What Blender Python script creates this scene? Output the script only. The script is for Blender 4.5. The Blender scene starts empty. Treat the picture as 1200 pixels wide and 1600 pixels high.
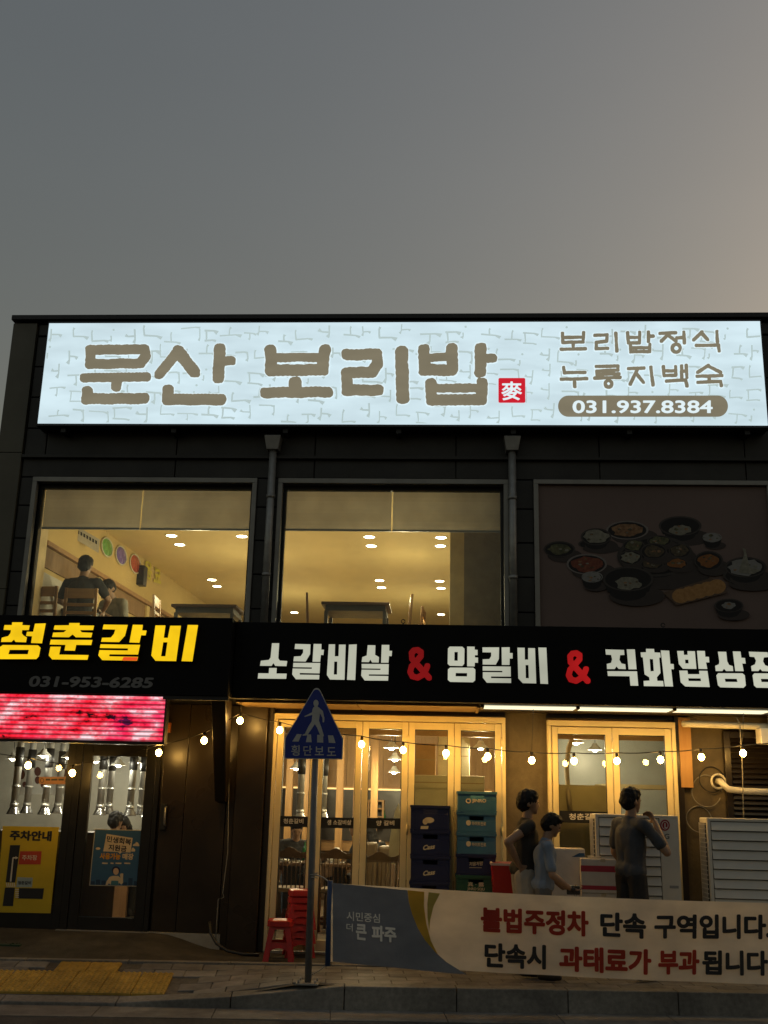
import bpy, bmesh, math, random
import numpy as np
from mathutils import Vector, Matrix, Euler, noise as mnoise

random.seed(7)
scene = bpy.context.scene
COL = scene.collection
R = math.radians

# ------------------------------------------------------------------ camera
PITCH, YAW, ROLL, EYE, FPX = R(15.24), R(-3.57), R(1.39), 1.62, 1640.0
_f = Vector((math.sin(YAW)*math.cos(PITCH), math.cos(YAW)*math.cos(PITCH), math.sin(PITCH)))
_r = Vector((math.cos(YAW), -math.sin(YAW), 0))
_u = _r.cross(_f)
CR = _r*math.cos(ROLL) + _u*math.sin(ROLL)
CU = _u*math.cos(ROLL) - _r*math.sin(ROLL)
CF = _f
cam_d = bpy.data.cameras.new('camera')
cam = bpy.data.objects.new('camera', cam_d)
COL.objects.link(cam)
cam.matrix_world = Matrix(((CR.x, CU.x, -CF.x, 0), (CR.y, CU.y, -CF.y, 0), (CR.z, CU.z, -CF.z, EYE), (0, 0, 0, 1)))
cam_d.sensor_fit = 'HORIZONTAL'
cam_d.sensor_width = 36.0
cam_d.lens = 36.0*FPX/1200.0
cam_d.clip_start = 0.1
cam_d.clip_end = 2000
scene.camera = cam

# ------------------------------------------------------------------ sky and sun (dusk)
SUN_ELEV, SUN_AZ = R(9.0), R(58)          # azimuth measured from +Y (view) towards +X
world = bpy.data.worlds.new('World')
scene.world = world
world.use_nodes = True
wn, wl = world.node_tree.nodes, world.node_tree.links
wn.clear()
sky = wn.new('ShaderNodeTexSky')
sky.sky_type = 'NISHITA'
sky.sun_disc = False
sky.sun_elevation = SUN_ELEV
sky.sun_rotation = SUN_AZ
sky.air_density = 1.8
sky.dust_density = 7.0
sky.ozone_density = 1.0
hsv = wn.new('ShaderNodeHueSaturation')
hsv.inputs['Saturation'].default_value = 0.75
bg = wn.new('ShaderNodeBackground')
bg.inputs['Strength'].default_value = 0.116
wo = wn.new('ShaderNodeOutputWorld')
wl.new(sky.outputs[0], hsv.inputs['Color'])
tint = wn.new('ShaderNodeMix'); tint.data_type = 'RGBA'; tint.blend_type = 'MULTIPLY'; tint.inputs['Factor'].default_value = 1.0
tint.inputs[7].default_value = (1.025, .972, .992, 1)
wl.new(hsv.outputs[0], tint.inputs[6])
# faint high haze streaks
wtc = wn.new('ShaderNodeTexCoord'); wmp = wn.new('ShaderNodeMapping'); wmp.inputs['Scale'].default_value = (1.0, 1.0, 3.5)
wnz = wn.new('ShaderNodeTexNoise'); wnz.inputs['Scale'].default_value = 2.2; wnz.inputs['Detail'].default_value = 6; wnz.inputs['Roughness'].default_value = .55
wmr = wn.new('ShaderNodeMapRange'); wmr.inputs['From Min'].default_value = .3; wmr.inputs['From Max'].default_value = .7; wmr.inputs['To Min'].default_value = .985; wmr.inputs['To Max'].default_value = 1.015
wvm = wn.new('ShaderNodeVectorMath'); wvm.operation = 'SCALE'
wl.new(wtc.outputs['Generated'], wmp.inputs['Vector']); wl.new(wmp.outputs[0], wnz.inputs['Vector']); wl.new(wnz.outputs['Fac'], wmr.inputs['Value'])
wl.new(tint.outputs[2], wvm.inputs[0]); wl.new(wmr.outputs[0], wvm.inputs['Scale'])
wl.new(wvm.outputs[0], bg.inputs['Color'])
wl.new(bg.outputs[0], wo.inputs['Surface'])

sun_d = bpy.data.lights.new('sun', 'SUN')
sun_d.energy = 0.15
sun_d.angle = R(20)
sun_d.color = (1.0, 0.80, 0.58)
sun = bpy.data.objects.new('sun', sun_d)
COL.objects.link(sun)
_sd = Vector((math.sin(SUN_AZ)*math.cos(SUN_ELEV), math.cos(SUN_AZ)*math.cos(SUN_ELEV), math.sin(SUN_ELEV)))
sun.rotation_euler = _sd.to_track_quat('Z', 'Y').to_euler()
sun.location = (20, -10, 30)

scene.view_settings.view_transform = 'Standard'
scene.view_settings.look = 'None'
scene.view_settings.exposure = 0.0
scene.view_settings.gamma = 1.0
scene.view_settings.use_curve_mapping = False
scene.render.engine = 'CYCLES'
scene.cycles.use_denoising = True
scene.cycles.max_bounces = 7
scene.cycles.diffuse_bounces = 3
scene.cycles.glossy_bounces = 3
scene.cycles.transmission_bounces = 4
scene.cycles.transparent_max_bounces = 12
scene.cycles.caustics_reflective = False
scene.cycles.caustics_refractive = False
scene.cycles.sample_clamp_indirect = 4.0
scene.cycles.sample_clamp_direct = 0.0

# ------------------------------------------------------------------ survey helpers: sight line -> point on a real plane
def sight(px, py):
    return CR*((px-600)/FPX) - CU*((py-800)/FPX) + CF
def at(px, py, Y):
    d = sight(px, py)
    q = d*(Y/d.y); q.z += EYE
    return q
def at_z(px, py, z):
    d = sight(px, py)
    q = d*((z-EYE)/d.z); q.z += EYE
    return q
def on_plane(px, py, p, n):
    d = sight(px, py); o = Vector((0, 0, EYE))
    return o + d*((p-o).dot(n)/d.dot(n))

# ------------------------------------------------------------------ materials (all procedural)
MATS = {}
def mat(name, col, rough=0.6, metal=0.0, var=0.12, scale=6.0, bump=0.03, bscale=60.0, emit=None, estr=0.0,
        spec=0.5, stretch=None, col2=None, coat=0.0, trans=0.0, world=False, stain=0.0):
    if name in MATS: return MATS[name]
    m = bpy.data.materials.new(name); m.use_nodes = True
    n, l = m.node_tree.nodes, m.node_tree.links
    b = n['Principled BSDF']
    tc = n.new('ShaderNodeTexCoord'); src = tc.outputs['Object']
    if world: src = n.new('ShaderNodeNewGeometry').outputs['Position']
    if stretch:
        mp = n.new('ShaderNodeMapping'); mp.inputs['Scale'].default_value = stretch
        l.new(src, mp.inputs['Vector']); src = mp.outputs['Vector']
    if var > 0 or col2:
        nz = n.new('ShaderNodeTexNoise'); nz.inputs['Scale'].default_value = scale
        nz.inputs['Detail'].default_value = 5; nz.inputs['Roughness'].default_value = 0.6
        l.new(src, nz.inputs['Vector'])
        rp = n.new('ShaderNodeValToRGB')
        a = col; c = col2 or tuple(max(0, x*(1+var)) for x in col)
        if not col2: a = tuple(max(0, x*(1-var)) for x in col)
        rp.color_ramp.elements[0].position = 0.3; rp.color_ramp.elements[1].position = 0.7
        rp.color_ramp.elements[0].color = (*a, 1); rp.color_ramp.elements[1].color = (*c, 1)
        l.new(nz.outputs['Fac'], rp.inputs['Fac'])
        if stain:      # irregular dirt patches
            ns = n.new('ShaderNodeTexNoise'); ns.inputs['Scale'].default_value = 1.3; ns.inputs['Detail'].default_value = 7; ns.inputs['Roughness'].default_value = .7; ns.inputs['Distortion'].default_value = .6
            l.new(src, ns.inputs['Vector'])
            rs = n.new('ShaderNodeValToRGB'); rs.color_ramp.elements[0].position = .38; rs.color_ramp.elements[1].position = .62
            rs.color_ramp.elements[0].color = (1-stain, 1-stain, 1-stain, 1); rs.color_ramp.elements[1].color = (1, 1, 1, 1)
            l.new(ns.outputs['Fac'], rs.inputs['Fac'])
            mm = n.new('ShaderNodeMix'); mm.data_type = 'RGBA'; mm.blend_type = 'MULTIPLY'; mm.inputs['Factor'].default_value = 1
            l.new(rp.outputs['Color'], mm.inputs[6]); l.new(rs.outputs['Color'], mm.inputs[7]); l.new(mm.outputs[2], b.inputs['Base Color'])
        else: l.new(rp.outputs['Color'], b.inputs['Base Color'])
    else:
        b.inputs['Base Color'].default_value = (*col, 1)
    if bump > 0:
        n2 = n.new('ShaderNodeTexNoise'); n2.inputs['Scale'].default_value = bscale; n2.inputs['Detail'].default_value = 4
        l.new(src, n2.inputs['Vector'])
        bp = n.new('ShaderNodeBump'); bp.inputs['Strength'].default_value = bump; bp.inputs['Distance'].default_value = 0.05
        l.new(n2.outputs['Fac'], bp.inputs['Height']); l.new(bp.outputs['Normal'], b.inputs['Normal'])
        mr = n.new('ShaderNodeMapRange'); mr.inputs['To Min'].default_value = max(0.03, rough-0.1); mr.inputs['To Max'].default_value = min(1, rough+0.12)
        n3 = n.new('ShaderNodeTexNoise'); n3.inputs['Scale'].default_value = scale*1.7
        l.new(src, n3.inputs['Vector']); l.new(n3.outputs['Fac'], mr.inputs['Value']); l.new(mr.outputs[0], b.inputs['Roughness'])
    else:
        b.inputs['Roughness'].default_value = rough
    b.inputs['Metallic'].default_value = metal
    b.inputs['Specular IOR Level'].default_value = spec
    b.inputs['Coat Weight'].default_value = coat
    if trans: b.inputs['Transmission Weight'].default_value = trans
    if emit:
        b.inputs['Emission Color'].default_value = (*emit, 1); b.inputs['Emission Strength'].default_value = estr
    MATS[name] = m
    return m

def glow(name, col, strength, var=0.0, scale=3.0, stretch=None):
    """a lit face (lamp, lightbox, screen, backlit letter)"""
    if name in MATS: return MATS[name]
    m = bpy.data.materials.new(name); m.use_nodes = True
    n, l = m.node_tree.nodes, m.node_tree.links
    b = n['Principled BSDF']
    b.inputs['Base Color'].default_value = (*[min(.5, c*.4) for c in col], 1)
    b.inputs['Roughness'].default_value = 0.35
    b.inputs['Emission Color'].default_value = (*col, 1)
    b.inputs['Emission Strength'].default_value = strength
    if var:
        tc = n.new('ShaderNodeTexCoord'); mp = n.new('ShaderNodeMapping')
        mp.inputs['Scale'].default_value = stretch or (1, 1, 1)
        nz = n.new('ShaderNodeTexNoise'); nz.inputs['Scale'].default_value = scale; nz.inputs['Detail'].default_value = 3
        mr = n.new('ShaderNodeMapRange')
        mr.inputs['From Min'].default_value = 0.3; mr.inputs['From Max'].default_value = 0.7
        mr.inputs['To Min'].default_value = strength*(1-var); mr.inputs['To Max'].default_value = strength*(1+var)
        l.new(tc.outputs['Object'], mp.inputs['Vector']); l.new(mp.outputs[0], nz.inputs['Vector'])
        l.new(nz.outputs['Fac'], mr.inputs['Value']); l.new(mr.outputs[0], b.inputs['Emission Strength'])
    MATS[name] = m
    return m

def glass(name, tint=(0.93, 0.95, 0.93), rough=0.0, dirt=0.03):
    if name in MATS: return MATS[name]
    m = bpy.data.materials.new(name); m.use_nodes = True
    n, l = m.node_tree.nodes, m.node_tree.links
    n.clear()
    out = n.new('ShaderNodeOutputMaterial')
    tr = n.new('ShaderNodeBsdfTransparent'); tr.inputs['Color'].default_value = (*tint, 1)
    gl = n.new('ShaderNodeBsdfGlossy'); gl.inputs['Roughness'].default_value = rough
    df = n.new('ShaderNodeBsdfDiffuse'); df.inputs['Color'].default_value = (0.5, 0.5, 0.47, 1)
    fr = n.new('ShaderNodeFresnel'); fr.inputs['IOR'].default_value = 1.5
    m1 = n.new('ShaderNodeMixShader'); m2 = n.new('ShaderNodeMixShader')
    tc = n.new('ShaderNodeTexCoord'); nz = n.new('ShaderNodeTexNoise'); nz.inputs['Scale'].default_value = 2.2; nz.inputs['Detail'].default_value = 6
    mr = n.new('ShaderNodeMapRange'); mr.inputs['From Min'].default_value = 0.4; mr.inputs['From Max'].default_value = 0.8
    mr.inputs['To Min'].default_value = dirt*.3; mr.inputs['To Max'].default_value = dirt*2
    l.new(tc.outputs['Object'], nz.inputs['Vector']); l.new(nz.outputs['Fac'], mr.inputs['Value'])
    l.new(fr.outputs[0], m1.inputs['Fac']); l.new(tr.outputs[0], m1.inputs[1]); l.new(gl.outputs[0], m1.inputs[2])
    l.new(mr.outputs[0], m2.inputs['Fac']); l.new(m1.outputs[0], m2.inputs[1]); l.new(df.outputs[0], m2.inputs[2])
    l.new(m2.outputs[0], out.inputs['Surface'])
    MATS[name] = m
    return m

def fabric(name, col, trans=0.5, zs=2.0, bump=.35):
    if name in MATS: return MATS[name]
    m = bpy.data.materials.new(name); m.use_nodes = True
    n, l = m.node_tree.nodes, m.node_tree.links
    n.clear()
    out = n.new('ShaderNodeOutputMaterial')
    d = n.new('ShaderNodeBsdfDiffuse'); t = n.new('ShaderNodeBsdfTranslucent'); mx = n.new('ShaderNodeMixShader')
    tc = n.new('ShaderNodeTexCoord'); mp = n.new('ShaderNodeMapping'); mp.inputs['Scale'].default_value = (1, 1, zs)
    nz = n.new('ShaderNodeTexNoise'); nz.inputs['Scale'].default_value = 3; nz.inputs['Detail'].default_value = 5
    rp = n.new('ShaderNodeValToRGB'); rp.color_ramp.elements[0].position = .3; rp.color_ramp.elements[1].position = .72
    rp.color_ramp.elements[0].color = (*[c*.85 for c in col], 1); rp.color_ramp.elements[1].color = (*[c*1.1 for c in col], 1)
    l.new(tc.outputs['Object'], mp.inputs['Vector']); l.new(mp.outputs[0], nz.inputs['Vector']); l.new(nz.outputs['Fac'], rp.inputs['Fac'])
    bp = n.new('ShaderNodeBump'); bp.inputs['Strength'].default_value = bump; bp.inputs['Distance'].default_value = .03
    nb = n.new('ShaderNodeTexNoise'); nb.inputs['Scale'].default_value = 2.4; nb.inputs['Detail'].default_value = 4; nb.inputs['Distortion'].default_value = 1.2
    l.new(tc.outputs['Object'], nb.inputs['Vector']); l.new(nb.outputs['Fac'], bp.inputs['Height']); l.new(bp.outputs[0], d.inputs['Normal'])
    l.new(rp.outputs[0], d.inputs['Color']); l.new(rp.outputs[0], t.inputs['Color'])
    mx.inputs['Fac'].default_value = trans
    l.new(d.outputs[0], mx.inputs[1]); l.new(t.outputs[0], mx.inputs[2]); l.new(mx.outputs[0], out.inputs['Surface'])
    MATS[name] = m
    return m

def wood(name, c1, c2, scale=1.0, rough=0.5, axis='z'):
    st = {'z': (14*scale, 14*scale, 1.2*scale), 'x': (1.2*scale, 14*scale, 14*scale), 'y': (14*scale, 1.2*scale, 14*scale)}[axis]
    return mat(name, c1, rough=rough, col2=c2, scale=1.6, stretch=st, bump=0.06, bscale=3)

M_BLACK = mat('black_paint', (.010, .010, .010), .45)
M_FASCIA = mat('black_fascia', (.0035, .0035, .0038), .6, var=.3, scale=1.5, spec=.15)
M_BRONZE = mat('dark_bronze_panel', (.030, .027, .021), .5, var=.18, scale=1.2, bump=.02, world=True, stain=.4)
M_BRONZE2 = mat('olive_bronze_trim', (.11, .10, .066), .45, var=.15, scale=1.5, bump=.02)
M_BROWN = mat('brown_metal_panel', (.034, .023, .0125), .30, var=.15, scale=1.3, bump=.015, bscale=12, world=True, stain=.4)
M_BROWN_D = mat('dark_brown_metal', (.017, .012, .008), .35, var=.15)
M_DOOR = mat('door_frame_black', (.008, .007, .0055), .35, var=.2)
M_ALU = mat('grey_aluminium', (.29, .28, .25), .42, .3, var=.15, scale=3)
M_CREAM = mat('cream_painted_aluminium', (.76, .64, .36), .42, var=.06, scale=3, bump=.01)
M_CONC = mat('concrete_wall', (.125, .10, .062), .8, var=.22, scale=2.2, bump=.12, bscale=25, world=True, stain=.4)
M_GALV = mat('galvanised_steel', (.34, .335, .31), .4, .4, var=.2, scale=8)
M_POST = mat('grey_post', (.16, .165, .17), .5, .2, var=.2, scale=10)
M_GLASS = glass('window_glass', dirt=.045)
M_GLASS2 = glass('shop_glass', dirt=.02)
M_WHITEP = mat('white_plastic', (.72, .70, .64), .45, var=.06)
M_PIPE = mat('white_pipe', (.65, .62, .52), .5, var=.1)
M_ASPHALT = mat('asphalt', (.045, .044, .042), .9, var=.3, scale=30, bump=.25, bscale=160, world=True, stain=.45)
M_RAMP = mat('patched_asphalt', (.060, .052, .036), .9, var=.35, scale=5, bump=.3, bscale=120, world=True, stain=.45)
M_PAVER = mat('grey_paver', (.25, .24, .22), .85, var=.25, scale=5, bump=.15, bscale=120, world=True, stain=.45)
M_PAVER2 = mat('dark_paver', (.19, .182, .17), .85, var=.25, scale=5, bump=.15, bscale=120, world=True, stain=.45)
M_JOINT = mat('sand_joint', (.11, .102, .088), .95, var=.3, scale=15, world=True, stain=.45)
M_KERB = mat('granite_kerb', (.23, .218, .19), .8, var=.22, scale=25, bump=.12, bscale=140, world=True, stain=.45)
M_GUTTER = mat('concrete_gutter', (.21, .20, .175), .85, var=.25, scale=6, bump=.15, bscale=90, world=True, stain=.45)
M_TACT = mat('yellow_tactile_tile', (.47, .30, .05), .75, var=.22, scale=12, bump=.1, bscale=90, world=True, stain=.35)
M_SKIN = mat('skin', (.28, .165, .10), .5, var=.08, scale=20, bump=.01)
M_HAIR = mat('black_hair', (.005, .0045, .0045), .6, var=.4, scale=30, spec=.25, bump=.2, bscale=90, stretch=(1, 1, .25))
M_EYE = mat('dark_eye', (.01, .008, .007), .2, var=0, bump=0)
M_SHOE = mat('dark_shoe', (.02, .02, .022), .5)
M_RED = mat('red_plastic', (.40, .009, .008), .33, var=.1, scale=6, bump=.02)
M_CARD = mat('cardboard', (.42, .32, .17), .85, var=.12, scale=4)
M_WOOD = wood('honey_wood', (.30, .16, .055), (.40, .23, .085))
M_WOODX = wood('honey_wood_board', (.30, .16, .055), (.42, .24, .09), axis='x')
M_WOODD = wood('dark_wood', (.085, .045, .020), (.13, .07, .03))
M_WOODDX = wood('dark_wood_board', (.085, .045, .020), (.13, .07, .03), axis='x')
M_CHROME = mat('chrome_duct', (.6, .6, .6), .22, 1.0, var=.1, bump=.02)
M_CABLE = mat('black_cable', (.012, .012, .012), .5, var=0, bump=0)
M_GREYC = mat('grey_cable', (.22, .21, .18), .6, var=.1)

# ------------------------------------------------------------------ object helpers
ORG = {}
def tag(o, label=None, cat=None, group=None, kind=None):
    if label: o['label'] = label
    if cat: o['category'] = cat
    if group: o['group'] = group
    if kind: o['kind'] = kind
    return o
def thing(name, label, cat, loc=(0, 0, 0), rotz=0.0, group=None):
    o = bpy.data.objects.new(name, None); COL.objects.link(o)
    o.empty_display_size = 0.1
    o.location = loc; o.rotation_euler.z = rotz
    ORG[o] = Vector(loc)
    return tag(o, label, cat, group)
def link(name, me, m, parent=None):
    o = bpy.data.objects.new(name, me); COL.objects.link(o)
    if m is not None and not me.materials: me.materials.append(m)
    if parent: o.parent = parent
    ORG[o] = ORG.get(parent, Vector((0, 0, 0))) if parent else Vector((0, 0, 0))
    return o
def copy_tree(o, parent=None, label=None, group=None):
    c = o.copy(); COL.objects.link(c); c.parent = parent
    if parent: c.matrix_parent_inverse = o.matrix_parent_inverse.copy()
    ORG[c] = ORG[o]
    if label: c['label'] = label
    if group: c['group'] = group
    for ch in list(o.children): copy_tree(ch, c)
    return c

class MB:
    """collects shapes in world (or local) coordinates; build() links them as ONE mesh object"""
    def __init__(s): s.bm = bmesh.new()
    def box(s, x0, x1, y0, y1, z0, z1, M=None):
        v = [s.bm.verts.new((x, y, z)) for z in (z0, z1) for y in (y0, y1) for x in (x0, x1)]
        for f in ((0, 2, 3, 1), (4, 5, 7, 6), (0, 1, 5, 4), (2, 6, 7, 3), (0, 4, 6, 2), (1, 3, 7, 5)):
            s.bm.faces.new([v[i] for i in f])
        if M is not None:
            for q in v: q.co = M @ q.co
        return s
    def hexa(s, p):        # 8 corners: bottom 4 (ccw), top 4
        v = [s.bm.verts.new(q) for q in p]
        for f in ((3, 2, 1, 0), (4, 5, 6, 7), (0, 1, 5, 4), (1, 2, 6, 5), (2, 3, 7, 6), (3, 0, 4, 7)):
            s.bm.faces.new([v[i] for i in f])
        return s
    def tube(s, pts, r, seg=8, cap=True):
        pts = [Vector(p) for p in pts]
        n = len(pts); rs = r if isinstance(r, (list, tuple)) else [r]*n
        rings = []; up = None
        for i in range(n):
            t = (pts[min(i+1, n-1)] - pts[max(i-1, 0)]).normalized()
            if up is None:
                up = Vector((0, 0, 1)) if abs(t.z) < .9 else Vector((1, 0, 0))
            a = t.cross(up)
            if a.length < 1e-5: a = t.orthogonal()
            a.normalize(); b = a.cross(t).normalized(); up = b
            rings.append([s.bm.verts.new(pts[i] + (a*math.cos(2*math.pi*k/seg) + b*math.sin(2*math.pi*k/seg))*rs[i]) for k in range(seg)])
        for i in range(n-1):
            for k in range(seg):
                f = s.bm.faces.new((rings[i][k], rings[i+1][k], rings[i+1][(k+1) % seg], rings[i][(k+1) % seg])); f.smooth = True
        if cap:
            s.bm.faces.new(rings[0]); s.bm.faces.new(rings[-1][::-1])
        return s
    def lathe(s, prof, c=(0, 0, 0), seg=20, M=None, smooth=True):
        c = Vector(c); rings = []; nv = []
        for (r, z) in prof:
            if r < 1e-6: ring = [s.bm.verts.new(c + Vector((0, 0, z)))]*seg
            else: ring = [s.bm.verts.new(c + Vector((r*math.cos(2*math.pi*k/seg), r*math.sin(2*math.pi*k/seg), z))) for k in range(seg)]
            rings.append(ring); nv += list(dict.fromkeys(ring))
        for i in range(len(rings)-1):
            for k in range(seg):
                q = [rings[i][k], rings[i][(k+1) % seg], rings[i+1][(k+1) % seg], rings[i+1][k]]
                q = list(dict.fromkeys(q))
                if len(q) > 2:
                    f = s.bm.faces.new(q); f.smooth = smooth
        if M is not None:
            for q in nv: q.co = M @ q.co
        return s
    def ball(s, c, r, sub=2, sc=(1, 1, 1), M=None):
        mm = Matrix.Translation(Vector(c)) @ (M or Matrix.Identity(4)) @ Matrix.Diagonal((r*sc[0], r*sc[1], r*sc[2], 1))
        q = bmesh.ops.create_icosphere(s.bm, subdivisions=sub, radius=1.0, matrix=mm)
        for v in q['verts']:
            for f in v.link_faces: f.smooth = True
        return s
    def poly(s, pts):
        s.bm.faces.new([s.bm.verts.new(p) for p in pts]); return s
    def build(s, name, m, parent=None, bevel=0.0, shift=True, seg=2):
        me = bpy.data.meshes.new(name)
        bmesh.ops.recalc_face_normals(s.bm, faces=s.bm.faces[:])
        if parent is not None and shift and ORG.get(parent, Vector()).length > 0:
            bmesh.ops.translate(s.bm, verts=s.bm.verts[:], vec=-ORG[parent])
        s.bm.to_mesh(me); s.bm.free()
        o = link(name, me, m, parent)
        if bevel > 0:
            b = o.modifiers.new('bevel', 'BEVEL'); b.width = bevel; b.segments = seg; b.limit_method = 'ANGLE'
        return o
def part(name, m, parent, x0, x1, y0, y1, z0, z1, bevel=0.0, shift=True):
    return MB().box(x0, x1, y0, y1, z0, z1).build(name, m, parent, bevel, shift)

# ------------------------------------------------------------------ flat shapes and lettering
WORK = bpy.data.scenes.new('workbench')       # scratch scene for evaluating outlines, removed at the end
def baked(ob):
    WORK.collection.objects.link(ob)
    vl = WORK.view_layers[0]; vl.update()
    return bpy.data.meshes.new_from_object(ob.evaluated_get(vl.depsgraph))
def curve_mesh(polys, depth):
    """closed 2-D outlines (holes allowed) -> solid plate, front face at local z = 0, body behind it"""
    cu = bpy.data.curves.new('outline', 'CURVE'); cu.dimensions = '2D'; cu.fill_mode = 'BOTH'
    cu.extrude = depth/2
    for p in polys:
        sp = cu.splines.new('POLY'); sp.points.add(len(p)-1)
        for k, q in enumerate(p): sp.points[k].co = (q[0], q[1], 0, 1)
        sp.use_cyclic_u = True
    ob = bpy.data.objects.new('outline', cu); me = baked(ob)
    bpy.data.objects.remove(ob); bpy.data.curves.remove(cu)
    for v in me.vertices: v.co.z -= depth/2
    return me
def text_mesh(body, bold=0.0, depth=0.0, shear=0.0):
    cu = bpy.data.curves.new('text', 'FONT'); cu.body = body; cu.offset = bold; cu.extrude = 0.0; cu.shear = shear
    cu.resolution_u = 4
    ob = bpy.data.objects.new('text', cu); me = baked(ob)
    bpy.data.objects.remove(ob); bpy.data.curves.remove(cu)
    return me
def embolden(src, bold):
    """thickens regular glyphs by overprinting them round a small circle, each pass a hair higher"""
    if bold < .006: return src
    bm = bmesh.new(); N = 10
    for k in range(N+1):
        t = bm.verts[:] and len(bm.verts) or 0
        bm.from_mesh(src); bm.verts.ensure_lookup_table()
        dx, dy = (0, 0) if k == N else (bold*math.cos(2*math.pi*k/N), bold*math.sin(2*math.pi*k/N))
        for v in bm.verts[t:]: v.co += Vector((dx, dy, .00004*k))
    me = bpy.data.meshes.new('bold'); bm.to_mesh(me); bm.free()
    return me
class Plane:
    """a flat surface in the place; maps surveyed points to it"""
    def __init__(s, p, n): s.p = Vector(p); s.n = Vector(n).normalized()
    def __call__(s, px, py, lift=0.0): return on_plane(px, py, s.p + s.n*lift, s.n)
def FY(Y): return Plane((0, Y, 0), (0, -1, 0))
class Crop:
    def __init__(s, x0, y0, k): s.x0, s.y0, s.k = x0, y0, k
    def __call__(s, p): return (s.x0 + p[0]*s.k, s.y0 + p[1]*s.k)

def plate(name, polys, plane, m, parent, depth=0.004, lift=0.0, crop=None):
    """outline surveyed in the photograph -> solid plate on its plane (front face lifted off the plane by lift)"""
    n = plane.n; up = Vector((0, 0, 1)); ex = up.cross(n).normalized(); ey = n.cross(ex).normalized()
    o0 = plane.p
    out = []
    for p in polys:
        q = []
        for c in p:
            c = crop(c) if crop else c
            w = plane(*c) - o0
            q.append((w.dot(ex), w.dot(ey)))
        out.append(q)
    me = curve_mesh(out, depth)
    org = ORG.get(parent, Vector())
    for v in me.vertices:
        v.co = o0 + ex*v.co.x + ey*v.co.y + n*(v.co.z + lift) - org
    me.update()
    return link(name, me, m, parent)
def rrect(x0, y0, x1, y1, r, k=5):
    out = []
    for cx, cy, a in ((x1-r, y1-r, 0), (x0+r, y1-r, 90), (x0+r, y0+r, 180), (x1-r, y0+r, 270)):
        for i in range(k+1):
            t = R(a + 90*i/k); out.append((cx + r*math.cos(t), cy + r*math.sin(t)))
    return out
def ell(cx, cy, rx, ry, k=28, a0=0, a1=360):
    return [(cx + rx*math.cos(R(a0+(a1-a0)*i/k)), cy + ry*math.sin(R(a0+(a1-a0)*i/k))) for i in range(k if a1-a0 == 360 else k+1)]
def lettering(name, body, quad, plane, m, parent, bold=0.03, lift=0.003, crop=None, shear=0.0):
    """words set into the surveyed box quad = (TL, TR, BR, BL) on the plane, printed flat"""
    src = text_mesh(body, 0.0, shear=shear)
    if crop: quad = [crop(q) for q in quad]
    me = embolden(src, bold)
    xs = [v.co.x for v in me.vertices]; ys = [v.co.y for v in me.vertices]
    x0, x1, y0, y1 = min(xs), max(xs), min(ys), max(ys)
    org = ORG.get(parent, Vector())
    TL, TR, BR, BL = [plane(*q, lift) for q in quad]
    for v in me.vertices:
        u = (v.co.x-x0)/(x1-x0); w = (v.co.y-y0)/(y1-y0)
        v.co = (BL*(1-u) + BR*u)*(1-w) + (TL*(1-u) + TR*u)*w + plane.n*v.co.z - org
    me.update()
    return link(name, me, m, parent)
def box_quad(x0, y0, x1, y1): return ((x0, y0), (x1, y0), (x1, y1), (x0, y1))

def contours(F, xs, ys):
    """marching squares, zero level of F (inside < 0); returns closed loops"""
    seg = {}
    ins = F < 0
    c = ins[:-1, :-1].astype(int) + 2*ins[:-1, 1:] + 4*ins[1:, 1:] + 8*ins[1:, :-1]
    T = {1: [(3, 0)], 2: [(0, 1)], 3: [(3, 1)], 4: [(1, 2)], 5: [(3, 0), (1, 2)], 6: [(0, 2)], 7: [(3, 2)],
         8: [(2, 3)], 9: [(2, 0)], 10: [(0, 1), (2, 3)], 11: [(2, 1)], 12: [(1, 3)], 13: [(1, 0)], 14: [(0, 3)]}
    def ek(i, j, e):
        return {0: ('h', i, j), 1: ('v', i, j+1), 2: ('h', i+1, j), 3: ('v', i, j)}[e]
    def pt(k):
        t, i, j = k
        if t == 'h':
            a, b = F[i, j], F[i, j+1]; s = a/(a-b); return (xs[j]+(xs[j+1]-xs[j])*s, ys[i])
        a, b = F[i, j], F[i+1, j]; s = a/(a-b); return (xs[j], ys[i]+(ys[i+1]-ys[i])*s)
    for i, j in zip(*np.nonzero((c > 0) & (c < 15))):
        for a, b in T[c[i, j]]: seg[ek(i, j, a)] = ek(i, j, b)
    loops = []
    while seg:
        k0, k = next(iter(seg.items())); del seg[k0]; lp = [k0]
        while k != k0 and k in seg:
            lp.append(k); k = seg.pop(k)
        if len(lp) > 5: loops.append([pt(q) for q in lp])
    return loops
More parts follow.
